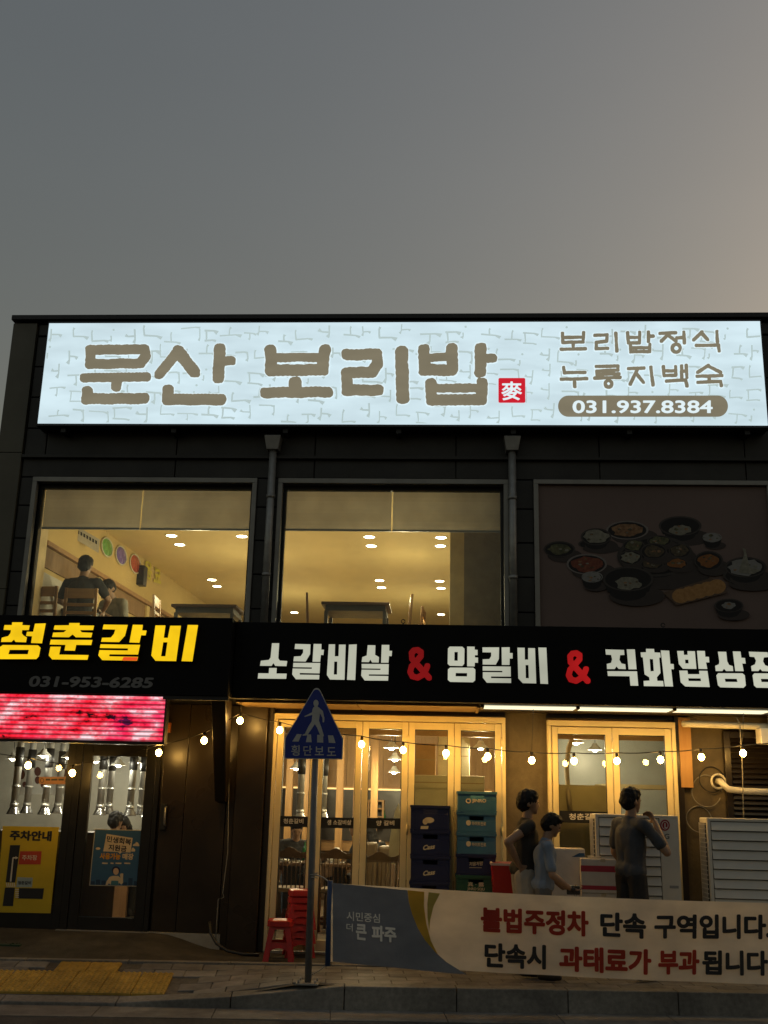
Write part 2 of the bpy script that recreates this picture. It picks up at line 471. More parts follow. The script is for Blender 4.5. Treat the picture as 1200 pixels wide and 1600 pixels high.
def brush(strokes, rough=2.0, step=2.0, grow=0.0, seed=0.0):
    """round brush strokes -> wobbly outlines. strokes: (points, radius)"""
    P = [q for s in strokes for q in s[0]]; rm = max(s[1] for s in strokes) + 6 + grow
    xs = np.arange(min(p[0] for p in P)-rm, max(p[0] for p in P)+rm, step)
    ys = np.arange(min(p[1] for p in P)-rm, max(p[1] for p in P)+rm, step)
    X, Y = np.meshgrid(xs, ys)
    F = np.full(X.shape, 1e9)
    for pts, r in strokes:
        for (ax, ay), (bx, by) in zip(pts[:-1], pts[1:]):
            dx, dy = bx-ax, by-ay; L = dx*dx+dy*dy+1e-9
            t = np.clip(((X-ax)*dx+(Y-ay)*dy)/L, 0, 1)
            # slightly squared brush: mix of round and square distance
            qx, qy = X-ax-t*dx, Y-ay-t*dy
            d = (np.abs(qx)**2.6+np.abs(qy)**2.6)**(1/2.6)
            F = np.minimum(F, d-r)
    W = (np.sin(X*.045+seed)*np.cos(Y*.06+seed*2)+.6*np.sin(X*.13+Y*.05+seed)*np.sin(Y*.15-seed)+.4*np.sin(X*.31+seed)*np.cos(Y*.27))
    F = F - grow + W*rough*.7
    return contours(F, xs, ys)
# ================================================================== GROUND
KA = math.atan(0.105)
KU, KV = Vector((math.cos(KA), math.sin(KA), 0)), Vector((-math.sin(KA), math.cos(KA), 0))
K0 = Vector((0, 10.15, 0))
PAVE_V = 1.16
def drop(u): return -0.165*min(1, max(0, (-1.30-u)/0.95))
def pave_z(u, v): return drop(u)*max(0, 1-v/PAVE_V)
def KP(u, v, z=0.0): return K0 + KU*u + KV*v + Vector((0, 0, z))

m = MB(); m.poly([(-150, -120, -.205), (150, -120, -.205), (150, 160, -.205), (-150, 160, -.205)])
tag(m.build('road', M_ASPHALT), kind='structure')
g = MB()
for k in range(-9, 9):
    g.hexa([KP(k+.004, -.42, -.4), KP(k+.996, -.42, -.4), KP(k+.996, -.004, -.4), KP(k+.004, -.004, -.4),
            KP(k+.004, -.42, -.198), KP(k+.996, -.42, -.198), KP(k+.996, -.004, -.192), KP(k+.004, -.004, -.192)])
tag(g.build('gutter', M_GUTTER), kind='structure')

# pavement bed under the blocks, following the dropped kerb
m = MB(); nu, nv = 80, 6
rows = []
for i in range(nu+1):
    u = -9+18*i/nu
    rows.append([m.bm.verts.new(KP(u, .10+(PAVE_V+.05-.10)*j/nv, pave_z(u, PAVE_V*j/nv)-.007)) for j in range(nv+1)])
for i in range(nu):
    for j in range(nv): m.bm.faces.new((rows[i][j], rows[i+1][j], rows[i+1][j+1], rows[i][j+1]))
pavement = tag(m.build('pavement', M_JOINT), kind='structure')

kerb = tag(bpy.data.objects.new('kerb', None), kind='structure'); COL.objects.link(kerb); ORG[kerb] = Vector()
for k in range(-7, 7):
    u0, u1 = k+.12+.004, k+1.12-.004
    def kz(u): return pave_z(u, 0)
    # long stones follow the ramp of the dropped kerb
    q = MB()
    q.hexa([KP(u0, 0, -.45), KP(u1, 0, -.45), KP(u1, .17, -.45), KP(u0, .17, -.45),
            KP(u0, .008, kz(u0)), KP(u1, .008, kz(u1)), KP(u1, .17, pave_z(u1, .17)+.002), KP(u0, .17, pave_z(u0, .17)+.002)])
    q.build('kerb_stone', M_KERB, kerb, bevel=.008)

# paving blocks
def block_mesh(w, d, name, m_, dome=None):
    b = MB(); b.box(-w/2, w/2, -d/2, d/2, -.05, 0)
    me = bpy.data.meshes.new(name)
    bmesh.ops.bevel(b.bm, geom=[e for e in b.bm.edges if all(v.co.z > -.01 for v in e.verts)], offset=.004, segments=1, affect='EDGES')
    if dome == 'dots':
        for i in range(6):
            for j in range(6):
                b.lathe([(.019, 0), (.012, .010), (0, .0105)], (-.125+.05*i, -.125+.05*j, 0), 8)
    if dome == 'bars':
        for i in range(4):
            x = -.1125+.075*i
            b.hexa([(x-.017, -.135, 0), (x+.017, -.135, 0), (x+.017, .135, 0), (x-.017, .135, 0),
                    (x-.010, -.13, .006), (x+.010, -.13, .006), (x+.010, .13, .006), (x-.010, .13, .006)])
    bmesh.ops.recalc_face_normals(b.bm, faces=b.bm.faces[:])
    b.bm.to_mesh(me); b.bm.free(); me.materials.append(m_)
    return me
PW, PD = .30, .195
pm = [block_mesh(PW-.007, PD-.007, 'paver', M_PAVER), block_mesh(PW-.007, PD-.007, 'paver', M_PAVER2)]
tm = block_mesh(.294, .294, 'tactile_tile', M_TACT, 'dots'); bmh = block_mesh(.294, .294, 'guide_tile', M_TACT, 'bars')
def lay(me, name, u, v, dz=0.0):
    o = bpy.data.objects.new(name, me); COL.objects.link(o); o.parent = pavement; ORG[o] = Vector()
    e = .05
    ax = (KP(u+e, v, pave_z(u+e, v))-KP(u-e, v, pave_z(u-e, v))).normalized()
    ay = (KP(u, v+e, pave_z(u, v+e))-KP(u, v-e, pave_z(u, v-e))).normalized()
    az = ax.cross(ay).normalized(); ay = az.cross(ax)
    p = KP(u, v, pave_z(u, v)+dz)
    o.matrix_local = Matrix(((ax.x, ay.x, az.x, p.x), (ax.y, ay.y, az.y, p.y), (ax.z, ay.z, az.z, p.z), (0, 0, 0, 1)))
    return o
TU0 = -2.50                      # right end of the yellow warning tiles
def in_tactile(u, v):
    if .25 < v < .25+.60 and u < TU0 and u > TU0-2.7: return True
    if .85 <= v < 1.15 and TU0-.55-.6 < u < TU0-.55: return True
    return False
for k in range(9):
    for j in range(2): lay(tm, 'tactile_tile', TU0-.15-.3*k, .40+.3*j, .002)
for k in range(2): lay(bmh, 'guide_tile', TU0-.55-.15-.3*k, 1.0, .002)
v = .17+.004; row = 0
while v+PD < PAVE_V+.02:
    u = -5.4 + (row % 2)*PW/2
    while u < 4.2:
        if not (in_tactile(u-.14, v+PD/2) or in_tactile(u+.14, v+PD/2)):
            lay(random.choice(pm), 'paver', u+random.uniform(-.002, .002), v+PD/2, random.uniform(-.003, .001))
        u += PW
    v += PD; row += 1
# concrete edging behind the pavers
edg = tag(bpy.data.objects.new('edging', None), kind='structure'); COL.objects.link(edg); ORG[edg] = Vector()
for k in range(-7, 6):
    MB().hexa([KP(k+.004, PAVE_V, -.2), KP(k+.996, PAVE_V, -.2), KP(k+.996, PAVE_V+.10, -.2), KP(k+.004, PAVE_V+.10, -.2),
               KP(k+.004, PAVE_V, .012), KP(k+.996, PAVE_V, .012), KP(k+.996, PAVE_V+.10, .012), KP(k+.004, PAVE_V+.10, .012)]).build('edging_stone', M_KERB, edg, bevel=.006)
# forecourt: asphalt patch that climbs to the doorstep on the left
m = MB(); nu, nv = 110, 16; rows = []
for i in range(nu+1):
    x = -9+17*i/nu
    s = min(1, max(0, (-2.35-x)/.75)); s = s*s*(3-2*s)
    y0 = 10.15+.105*x+PAVE_V+.10
    col = []
    for j in range(nv+1):
        t = j/nv; y = y0+(12.3-y0)*t
        t2 = min(1, max(0, (y-y0)/(11.95-y0)))
        z = .155*s*(t2*t2*(3-2*t2)*.6+.4*t2)+.004+.006*mnoise.noise(Vector((x*2.1, y*2.1, 0)))*min(1, t*6)
        col.append(m.bm.verts.new((x, y, z)))
    rows.append(col)
for i in range(nu):
    for j in range(nv):
        f = m.bm.faces.new((rows[i][j], rows[i+1][j], rows[i+1][j+1], rows[i][j+1])); f.smooth = True
tag(m.build('forecourt', M_RAMP), kind='structure')

# ================================================================== BUILDING
BX0, BX1, FACE = -5.5, 6.6, 12.0
bld = thing('restaurant_building', 'two-storey flat-roofed restaurant building clad in dark bronze metal panels', 'building', (0.5, 18, 0))
W1, W2, PO = (-4.98, -2.335), (-1.97, .665), (1.07, 3.715)
WZ0, WZ1 = 3.45, 5.24
F2, C2 = 3.20, 5.34           # upper floor level and ceiling
BACK = 24.0
core = MB()
core.box(BX0, BX1, 12.03, 12.25, 2.70, WZ0)
core.box(BX0, BX1, 12.03, 12.25, WZ1, 7.34)
core.box(BX0, W1[0], 12.03, 12.25, WZ0, WZ1); core.box(W1[1], W2[0], 12.03, 12.25, WZ0, WZ1); core.box(W2[1], BX1, 12.03, 12.25, WZ0, WZ1)
core.box(BX0, BX0+.2, 12.25, BACK, 2.70, 7.34); core.box(BX1-.2, BX1, 12.25, BACK, -.2, 7.34); core.box(BX0+.2, BX1-.2, BACK-.2, BACK, -.2, 7.34)
core.build('wall', M_BRONZE, bld)
part('roof_deck', M_BRONZE, bld, BX0+.2, BX1-.2, 12.25, BACK-.2, 7.0, 7.15)
# upper-floor panels: strips between the windows, in courses
def panels(x0, x1, zs, y0=11.985, y1=12.03):
    for a, b in zip(zs[:-1], zs[1:]):
        part('panel', M_BRONZE, bld, x0+.006, x1-.006, y0, y1, a+.006, b-.006, bevel=.006)
course = [3.30, 3.71, 4.12, 4.53, 4.94, 5.30]
for s in ((-5.20, W1[0]-.05), (W1[1]+.05, W2[0]-.05), (W2[1]+.05, PO[0]-.05), (PO[1]+.05, 4.4), (4.4, BX1)):
    panels(*s, course)
hi = [5.575, 5.93, 6.34, 6.75, 7.16]
panels(-5.20, -4.93, hi)
xs = [-4.93, -3.3, -1.6, .1, 1.8, 3.5, 5.0, BX1]
for a, b in zip(xs[:-1], xs[1:]): panels(a, b, [5.575, 5.93, 6.6, 7.16])
for a, b in zip(xs[:-1], xs[1:]): panels(a if a > -4.9 else -5.20, b, [5.30, 5.55])
panels(-5.2, BX1, [7.17, 7.33])
part('ledge', M_BRONZE, bld, -5.2, BX1, 11.93, 12.02, 5.535, 5.575, bevel=.004)
for z0, z1 in ((-.05, 2.6), (2.605, 3.9), (3.905, 5.6), (5.605, 7.33)):
    part('corner_trim', M_BRONZE2, bld, BX0-.02, -5.21, 11.95, 12.03, z0, z1, bevel=.006)
part('parapet_cap', M_BLACK, bld, BX0-.04, BX1, 11.91, 12.32, 7.36, 7.43, bevel=.01)
# downpipes with hoppers
for px in (427, 800):
    x = at(px, 700, 11.9).x
    d = MB(); d.tube([(x, 11.9, 5.75), (x, 11.9, 3.3)], .045, 12); dp = d.build('downpipe', M_GALV, bld)
    MB().hexa([(x-.07, 11.83, 5.62), (x+.07, 11.83, 5.62), (x+.07, 11.98, 5.62), (x-.07, 11.98, 5.62),
               (x-.10, 11.80, 5.79), (x+.10, 11.80, 5.79), (x+.10, 11.98, 5.79), (x-.10, 11.98, 5.79)]).build('hopper', M_GALV, dp, bevel=.006)
    for z in (5.05, 4.1):
        q = MB(); q.tube([(x, 11.9, z-.02), (x, 11.9, z+.02)], .054, 12); q.box(x-.015, x+.015, 11.9, 11.985, z-.015, z+.015); q.build('pipe_bracket', M_GALV, dp)
# windows with frame, pane, roller blinds
M_BLIND = fabric('blind_fabric', (.48, .43, .34), .45, .6, .03)
for wi, (x0, x1) in enumerate((W1, W2)):
    fr = MB()
    t = .055
    fr.box(x0-t, x1+t, 11.95, 12.20, WZ1-.005, WZ1+t); fr.box(x0-t, x0, 11.95, 12.20, WZ0, WZ1-.005); fr.box(x1, x1+t, 11.95, 12.20, WZ0, WZ1-.005)
    fr.box(x0-t, x1+t, 11.95, 12.20, WZ0-t, WZ0)
    w = fr.build('window', M_ALU, bld, bevel=.004)
    ins = MB(); k = .035
    ins.box(x0, x1, 12.07, 12.13, WZ1-.06, WZ1-.006); ins.box(x0, x0+k, 12.07, 12.13, WZ0, WZ1-.06); ins.box(x1-k, x1, 12.07, 12.13, WZ0, WZ1-.06)
    ins.build('glazing_bead', M_BLACK, w)
    part('pane', M_GLASS, w, x0+k, x1-k, 12.095, 12.105, WZ0, WZ1-.06)
    zb = at(300, 826, 12.22).z if wi == 0 else at(610, 828, 12.22).z
    xm = at(222, 790, 12.22).x if wi == 0 else at(613, 790, 12.22).x
    for a, b in ((x0+.02, xm-.008), (xm+.008, x1-.02)):
        bl = MB()
        n = 10
        for i in range(n):
            za, zb2 = zb+(WZ1-zb)*i/n, zb+(WZ1-zb)*(i+1)/n
            ya, yb = 12.22+.006*math.sin(i*1.1), 12.22+.006*math.sin((i+1)*1.1)
            bl.bm.faces.new([bl.bm.verts.new(q) for q in ((a, ya, za), (b, ya, za), (b, yb, zb2), (a, yb, zb2))])
        o = bl.build('roller_blind', M_BLIND, bld)
        part('bottom_bar', M_ALU, o, a, b, 12.205, 12.23, zb-.022, zb)
# upper-floor room
M_CEIL2 = mat('upper_ceiling_paint', (.64, .50, .23), .8, var=.04, scale=2)
M_WALL2 = mat('upper_wall_paint', (.60, .45, .18), .8, var=.05, scale=2)
M_FLOOR2 = wood('upper_floor', (.46, .33, .17), (.54, .40, .21), .5, axis='y')
part('upper_floor', M_FLOOR2, bld, BX0+.2, BX1-.2, 12.25, BACK-.2, F2-.25, F2)
part('upper_ceiling', M_CEIL2, bld, BX0+.2, BX1-.2, 12.25, BACK-.2, C2, C2+.05)
part('upper_back_wall', M_WALL2, bld, BX0+.2, BX1-.2, BACK-.26, BACK-.2, F2, C2)
part('sill_wall', M_WALL2, bld, BX0+.2, W2[1]+.1, 12.25, 12.30, F2, WZ0)
# jamb lining at the left of window 1 (pale, sunk behind the frame)
part('window_lining', mat('jamb_paint', (.66, .52, .28), .7), bld, W1[0]-.30, at(62, 900, 12.5).x, 12.26, 12.62, F2, C2)
# left wall of the room: timber panels below a header
XL = at(62, 900, 12.6).x-.05
def lw(Y): return XL+.03*(Y-12.6)
lwall = MB(); lwall.hexa([(lw(12.6)-.15, 12.62, F2), (lw(12.6), 12.62, F2), (lw(22), 22, F2), (lw(22)-.15, 22, F2),
                          (lw(12.6)-.15, 12.62, C2), (lw(12.6), 12.62, C2), (lw(22), 22, C2), (lw(22)-.15, 22, C2)])
lwall = lwall.build('room_wall', M_WALL2, bld)
M_WP = wood('room_wood_panel', (.20, .115, .045), (.26, .15, .06), .6)
def wall_slab(y0, y1, z0, z1, t, m_, name, par=None):
    return MB().hexa([(lw(y0)+.002, y0, z0), (lw(y0)+t, y0, z0), (lw(y1)+t, y1, z0), (lw(y1)+.002, y1, z0),
               (lw(y0)+.002, y0, z1), (lw(y0)+t, y0, z1), (lw(y1)+t, y1, z1), (lw(y1)+.002, y1, z1)]).build(name, m_, par or lwall)
HZ = 4.62
for y0, y1 in ((12.7, 14.6), (14.75, 16.9), (17.05, 19.4), (19.55, 21.9)):
    wall_slab(y0, y1, F2+1.15, HZ-.02, .03, M_WP, 'wood_panel')
    wall_slab(y0, y1, F2+.1, F2+1.08, .03, M_WP if y0 > 13 else mat('whiteboard', (.55, .54, .50), .5), 'wood_panel' if y0 > 13 else 'white_panel')
for y in (14.6, 16.9, 19.4): wall_slab(y, y+.15, F2, HZ-.02, .06, M_CEIL2, 'timber_post')
wall_slab(12.7, 21.9, HZ, HZ+.06, .07, M_WOODX, 'header_rail')
# dark partition behind the right part of window 2
xa, xb = at(703, 900, 13.0).x, at(725, 900, 13.0).x
part('room_pillar', mat('pillar_paint', (.55, .43, .22), .8), bld, xa, xb, 13.0, 13.4, F2, C2)
part('partition', mat('partition_grey', (.22, .18, .12), .6, var=.2), bld, xb, 1.6, 12.95, 13.3, F2, C2)

# ---------------------------------------------------------------- ground floor walls
DZ = .15                        # doorstep level on the left
SOF = 2.595
part('wall_end', M_CONC, bld, BX0, -5.35, 12.0, 12.25, -.2, 2.70)
part('concrete_wall', M_CONC, bld, 2.565, BX1, 12.06, 12.25, -.2, 2.70)
part('concrete_column', M_CONC, bld, .665, 1.125, 12.02, 12.25, -.2, 2.70)
part('lintel', M_BROWN_D, bld, -5.35, 2.565, 12.03, 12.25, 2.53, 2.70)
part('lintel_left', M_BROWN_D, bld, -5.35, -3.22, 12.0, 12.03, 2.45, 2.68)
# brown metal cladding between shop door and folding doors
part('service_door', M_BROWN, bld, -3.17, -2.90, 12.0, 12.06, .17, 2.60, bevel=.006)
sd = part('service_door', M_BROWN, bld, -2.893, -2.43, 11.985, 12.06, .17, 2.60, bevel=.006)
part('cladding_backing', M_BROWN_D, bld, -3.22, -1.93, 12.06, 12.25, -.1, 2.53)
part('cladding_panel', M_BROWN, bld, -2.42, -2.33, 11.97, 12.06, .0, 2.59, bevel=.006)
part('pillar_panel', M_BROWN, bld, -2.31, -1.99, 11.86, 12.06, .0, 2.59, bevel=.008)
part('pillar_trim', M_BROWN_D, bld, -1.985, -1.925, 11.92, 12.06, .0, 2.58, bevel=.006)
part('door_sill', mat('pale_sill', (.33, .30, .24), .8), bld, -3.2, -2.4, 11.96, 12.06, .0, .165)
h = MB(); xh = at(254, 1290, 11.97).x
h.box(xh-.035, xh+.035, 11.96, 12.0, 1.22, 1.50)
hd = h.build('handle_plate', M_BLACK, bld, bevel=.006)
MB().tube([(xh+.03, 11.97, 1.27), (xh+.03, 11.925, 1.28), (xh+.03, 11.925, 1.46), (xh+.03, 11.97, 1.47)], .011, 8).build('pull_handle', M_GALV, hd)
part('call_box', mat('amber_box', (.35, .10, .015), .4), bld, at(262, 1137, 11.96).x-.035, at(262, 1137, 11.96).x+.035, 11.93, 11.985, at(262, 1137, 11.96).z-.055, at(262, 1137, 11.96).z+.055, bevel=.005)

# shop front: fixed glass + door with dark frames
def frame4(mb, x0, x1, z0, z1, y0, y1, l, r, t, b):
    mb.box(x0, x0+l, y0, y1, z0, z1); mb.box(x1-r, x1, y0, y1, z0, z1)
    mb.box(x0+l, x1-r, y0, y1, z1-t, z1); mb.box(x0+l, x1-r, y0, y1, z0, z0+b); return mb
sf = frame4(MB(), -5.35, -4.18, DZ, 2.45, 11.99, 12.07, .06, .09, .07, .26).build('shop_window', M_DOOR, bld, bevel=.004)
part('pane', M_GLASS2, sf, -5.29, -4.27, 12.02, 12.03, DZ+.26, 2.38)
xd0, xd1 = -4.10, -3.24
df = frame4(MB(), -4.18, -3.20, DZ-.02, 2.45, 11.99, 12.09, .08, .05, .05, .02)
df.box(-4.10, -3.25, 11.99, 12.09, 2.14, 2.21)
df = df.build('shop_door', M_DOOR, bld, bevel=.004)
dl = frame4(MB(), -4.095, -3.255, DZ+.005, 2.135, 12.0, 12.06, .11, .11, .13, .14).build('door_leaf', M_DOOR, df, bevel=.004)
part('pane', M_GLASS2, df, -3.985, -3.365, 12.025, 12.033, DZ+.145, 2.005)
part('transom_pane', M_GLASS2, df, -4.10, -3.25, 12.03, 12.036, 2.21, 2.40)
part('threshold', M_ALU, bld, -4.2, -3.18, 11.93, 12.0, DZ-.03, DZ+.012)

# folding doors
def fold(x0, x1, edges, z1, bands):
    part('door_frame_head', M_CREAM, bld, x0-.005, x1+.005, 11.93, 12.05, z1-.06, z1, bevel=.004)
    part('door_frame_jamb', M_CREAM, bld, x0-.005, x0+.036, 11.93, 12.05, .02, z1-.061, bevel=.004)
    part('door_frame_jamb', M_CREAM, bld, x1-.036, x1+.005, 11.93, 12.05, .02, z1-.061, bevel=.004)
    part('door_track', M_ALU, bld, x0, x1, 11.93, 12.05, -.02, .02)
    for i, (a, b) in enumerate(zip(edges[:-1], edges[1:])):
        lf = frame4(MB(), a+.004, b-.004, .03, z1-.072, 11.945, 12.0, .068, .068, .075, .11).build('folding_leaf', M_CREAM, bld, bevel=.005)
        part('pane', M_GLASS2, lf, a+.072, b-.072, 11.968, 11.976, .14, z1-.147)
        g = MB(); g.box(a+.072, b-.072, 11.962, 11.986, z1-.155, z1-.147); g.box(a+.072, a+.078, 11.962, 11.986, .14, z1-.155); g.box(b-.078, b-.072, 11.962, 11.986, .14, z1-.155)
        g.build('gasket', M_BLACK, lf)
        if i % 2 == 0:
            hg = MB()
            for z in (2.25, 1.3, .4): hg.tube([(b, 11.935, z-.05), (b, 11.935, z+.05)], .012, 8)
            hg.build('hinge', M_CREAM, lf)
        if i in bands:
            txt, q = bands[i]
            pl = FY(11.962)
            zc = pl(600, (q[1]+q[3])/2).z
            part('window_band', M_BLACK, lf, a+.074, b-.074, 11.9635, 11.967, at(q[0], q[3]+4.5, 11.96).z, at(q[0], q[1]-4, 11.96).z)
            lettering('lettering', txt, box_quad(*q), pl, mat('white_film', (.75, .7, .6), .5, bump=0), lf, .02, .0015)
fold(-1.92, .66, [-1.882, -1.43, -.925, -.41, .10, .622], 2.515,
     {0: ('청춘갈비', (443, 1279, 474, 1287)), 1: ('생 소갈비살', (511, 1281, 549, 1289)), 2: ('양 갈비', (588, 1282, 616, 1290))})
fold(1.13, 2.52, [1.168, 1.835, 2.482], 2.50, {0: ('청춘갈비', (889, 1271, 936, 1281))})
part('door_frame_jamb', M_CREAM, bld, 1.18, 1.215, 11.93, 11.944, .03, 2.43)
part('wall_trim', M_BROWN_D, bld, 2.53, 2.60, 11.98, 12.06, .0, 2.59)

# ---------------------------------------------------------------- ground floor room
GZ = .06; GC = 2.74
M_GFLOOR = mat('dining_floor', (.16, .12, .08), .5, var=.2, scale=3)
M_GCEIL = mat('dining_ceiling', (.50, .46, .38), .8, var=.15)
part('dining_floor', M_GFLOOR, bld, -7.45, BX1-.2, 12.25, 18.2, -.15, GZ)
part('dining_ceiling', M_GCEIL, bld, -7.45, BX1-.2, 12.25, 18.2, GC, GC+.06)
gw = MB(); gw.box(BX0+.2, .8, 17.6, 17.75, GZ, GC)
gw.build('dining_back_wall', M_WOOD, bld)
# planked upper back wall, cove strip, dark dado below
zc = at(560, 1231, 17.55).z
x = -4.9
while x < .7:
    part('wall_plank', M_WOOD, bld, x, x+.295, 17.55, 17.6, zc+.03, GC-.12); x += .3
cove = glow('cove_strip', (1, .66, .25), 1.6)
part('cove_light', cove, bld, -4.9, .75, 17.57, 17.598, zc-.03, zc-.005)
part('dark_dado', mat('dado_black', (.035, .03, .026), .35), bld, -4.9, .75, 17.565, 17.6, .95, zc-.035)
part('wainscot_ledge', M_WOODX, bld, -4.9, .75, 17.3, 17.6, .80, .92)
part('wainscot', M_WOODD, bld, -4.9, .75, 17.4, 17.6, GZ, .80)
part('room_side_wall', mat('kitchen_wall', (.42, .38, .26), .75, var=.1), bld, .82, .90, 12.9, 17.6, GZ, GC)
part('kitchen_back_wall', mat('kitchen_tile', (.40, .43, .42), .35, var=.06), bld, .9, BX1-.2, 15.2, 15.3, GZ, GC)
part('kitchen_screen', mat('painted_board', (.50, .42, .22), .7, var=.06), bld, 1.1, 1.95, 12.35, 12.40, GZ, at(880, 1226, 12.37).z)
part('kitchen_counter', mat('steel_counter', (.35, .34, .31), .35, .6), bld, 1.95, 3.0, 12.7, 13.3, GZ, .95)
part('kitchen_shelf', mat('shelf_cream', (.55, .47, .28), .6), bld, 1.9, 3.4, 13.3, 13.9, at(1000, 1226, 13.3).z-.05, at(1000, 1226, 13.3).z)
part('pale_wall', mat('left_room_wall', (.30, .285, .24), .6, var=.25, scale=1.2), bld, -7.45, at(243, 1240, 16.2).x, 16.2, 16.3, GZ, GC)
part('annex_wall', M_BRONZE, bld, -7.6, -7.45, 12.0, 18.2, -.2, 2.9)
part('annex_front', M_BROWN, bld, -7.45, -5.5, 12.0, 12.2, -.2, 2.9)
part('annex_roof', M_BRONZE, bld, -7.6, -5.5, 12.0, 18.2, 2.9, 3.0)
# timber posts and the wooden header above the folding doors
part('inner_header', M_WOODX, bld, -4.1, 2.6, 12.35, 12.42, 2.32, GC)
for px in (452, 480, 531, 558, 585):
    p = at(px, 1240, 16.2); part('timber_post', M_WOOD, bld, p.x-.05, p.x+.05, 16.15, 16.25, GZ, GC)
# ================================================================== SIGNS
# ---- big lightbox on the upper floor
SY = 11.74
sg = thing('lightbox_sign', 'long backlit white sign box with brown brush lettering and red seal below roofline', 'sign', (-.62, SY+.1, 5.9))
x0, x1, z0, z1 = -4.965, 3.715, 5.905, 7.225
part('sign_box', M_BLACK, sg, x0-.02, x1+.02, SY+.006, 11.98, z0-.03, z1+.03, bevel=.004)
M_LBOX = glow('lightbox_face', (.70, .87, .94), .86, .10, 1.0, (1.3, 1, 4.5))
part('light_panel', M_LBOX, sg, x0, x1, SY-.006, SY+.006, z0, z1)
for k in range(7):
    xx = x0+.3+k*1.36
    part('sign_bracket', M_BLACK, sg, xx-.03, xx+.03, 11.8, 12.0, z0-.09, z0-.03)
PS = FY(SY-.006)
M_BRUSH = glow('backlit_brown_film', (.315, .275, .185), .62, .10, 1.2, (1.3, 1, 4.5))
M_LBOXW = glow('lightbox_white_edge', (.80, .93, .97), .92)
M_PATT = glow('backlit_pale_print', (.56, .69, .69), .80, .06, 1.0)
# pale printed letter fragments in the ground of the sign
def wedge(x, y, a, L, w0, w1):
    c, s = math.cos(a), math.sin(a)
    return [(x-s*w0, y+c*w0), (x+c*L*.75-s*w0*.8, y+s*L*.75+c*w0*.8), (x+c*L-s*w1, y+s*L+c*w1), (x+c*(L+w1*.6), y+s*(L+w1*.6)), (x+c*L*.8+s*w0*.9, y+s*L*.8-c*w0*.9), (x+s*w0, y-c*w0)]
rng = random.Random(11)
sets = [[], []]
def stroke(L, kind, x, y, a, ln, w, w1): sets[kind].append(wedge(x, y, a, ln, w, w1))
HP = math.pi/2
for gy in range(5):
    px = 70+rng.uniform(0, 14)
    while px < 1178:
        py = 522+gy*31+rng.uniform(-7, 7)
        a = rng.uniform(16, 30); v = rng.uniform(11, 20); w = rng.uniform(1.1, 1.7); w1 = w*rng.uniform(2.6, 4.2); j = lambda: rng.uniform(-.10, .10)
        k = rng.choice('NGAOEUTD')
        if k == 'N': stroke(0, 0, px, py+8, j(), a, w, w1); stroke(0, 1, px+1, py+8, -HP+j(), v, w, w1*.6)
        if k == 'G': stroke(0, 0, px, py-6, j(), a, w, w1*.8); stroke(0, 1, px+a, py-6, HP+j(), v, w, w1)
        if k == 'A': stroke(0, 1, px+4, py-9, HP+j(), v*1.2, w, w1); stroke(0, 0, px+4, py, j(), a*.5, w, w1)
        if k == 'O': stroke(0, 0, px, py+6, j(), a*1.1, w, w1); stroke(0, 1, px+a*.5, py+6, -HP+j(), v*.7, w, w1*.7)
        if k == 'E': stroke(0, 1, px+a*.6, py-10, HP+j(), v*1.3, w, w1); stroke(0, 0, px+a*.6, py+1, math.pi+j(), a*.6, w, w1)
        if k == 'U': stroke(0, 0, px, py-3, j(), a*1.1, w, w1); stroke(0, 1, px+a*.55, py-3, HP+j(), v*.8, w, w1)
        if k == 'T': stroke(0, 0, px, py-8, j(), a, w, w1); stroke(0, 0, px, py+8, math.pi*0+j(), a*.9, w, w1*.6); stroke(0, 1, px+3, py-8, HP+j(), 15, w, w)
        if k == 'D': sets[1].append(ell(px+6, py-6, 2, 2, 8)); sets[1].append(wedge(px+2, py+3, HP+j(), 7, w, w1))
        px += a+rng.uniform(3, 12)
for i, st in enumerate(sets):
    pts = MB()
    for poly in st:
        q = [PS(max(62.5, min(1190, a)), b, .0015+.0012*i) for a, b in poly]
        q = [Vector((min(x1-.01, max(x0+.01, p.x)), p.y, min(z1-.01, max(z0+.01, p.z)))) for p in q]
        try: pts.poly(q)
        except ValueError: pass
    pts.build('printed_pattern', M_PATT, sg)['kind'] = 'stuff'
CA, CB, CC = Crop(120, 500, .28333), Crop(400, 500, .35833), Crop(860, 500, .28333)
GL = [
 (CA, [([(77, 166), (376, 163), (381, 200), (352, 240), (74, 245), (77, 166)], 24), ([(42, 320), (384, 315)], 22), ([(226, 320), (219, 368)], 25), ([(60, 397), (55, 436), (370, 434)], 27)]),
 (CA, [([(560, 172), (456, 300)], 23), ([(560, 172), (650, 288)], 28), ([(790, 162), (781, 318)], 29), ([(790, 229), (852, 226)], 22), ([(505, 390), (501, 439), (793, 440)], 28)]),
 (CB, [([(64, 135), (66, 221), (290, 218), (300, 133)], 22), ([(66, 165), (298, 164)], 16), ([(172, 277), (172, 310)], 25), ([(42, 318), (312, 315)], 20)]),
 (CB, [([(398, 152), (526, 151), (529, 190), (505, 228), (397, 232), (397, 308), (532, 306)], 21), ([(635, 143), (640, 338)], 25)]),
 (CB, [([(733, 132), (735, 220), (855, 218), (855, 127)], 22), ([(735, 164), (853, 163)], 15), ([(980, 125), (978, 225)], 22), ([(985, 168), (1032, 166)], 16),
       ([(763, 278), (765, 350), (983, 348), (986, 278)], 21), ([(765, 299), (985, 297)], 16)]),
]
for i, (cr, st) in enumerate(GL):
    plate('letter_halo', brush(st, 1.6, 2.5, 6.8, i*1.3), PS, M_LBOXW, sg, .001, .0055, cr)
    plate('letter', brush(st, 2.8, 2.0, 3.6, i*1.3), PS, M_BRUSH, sg, .002, .009, cr)
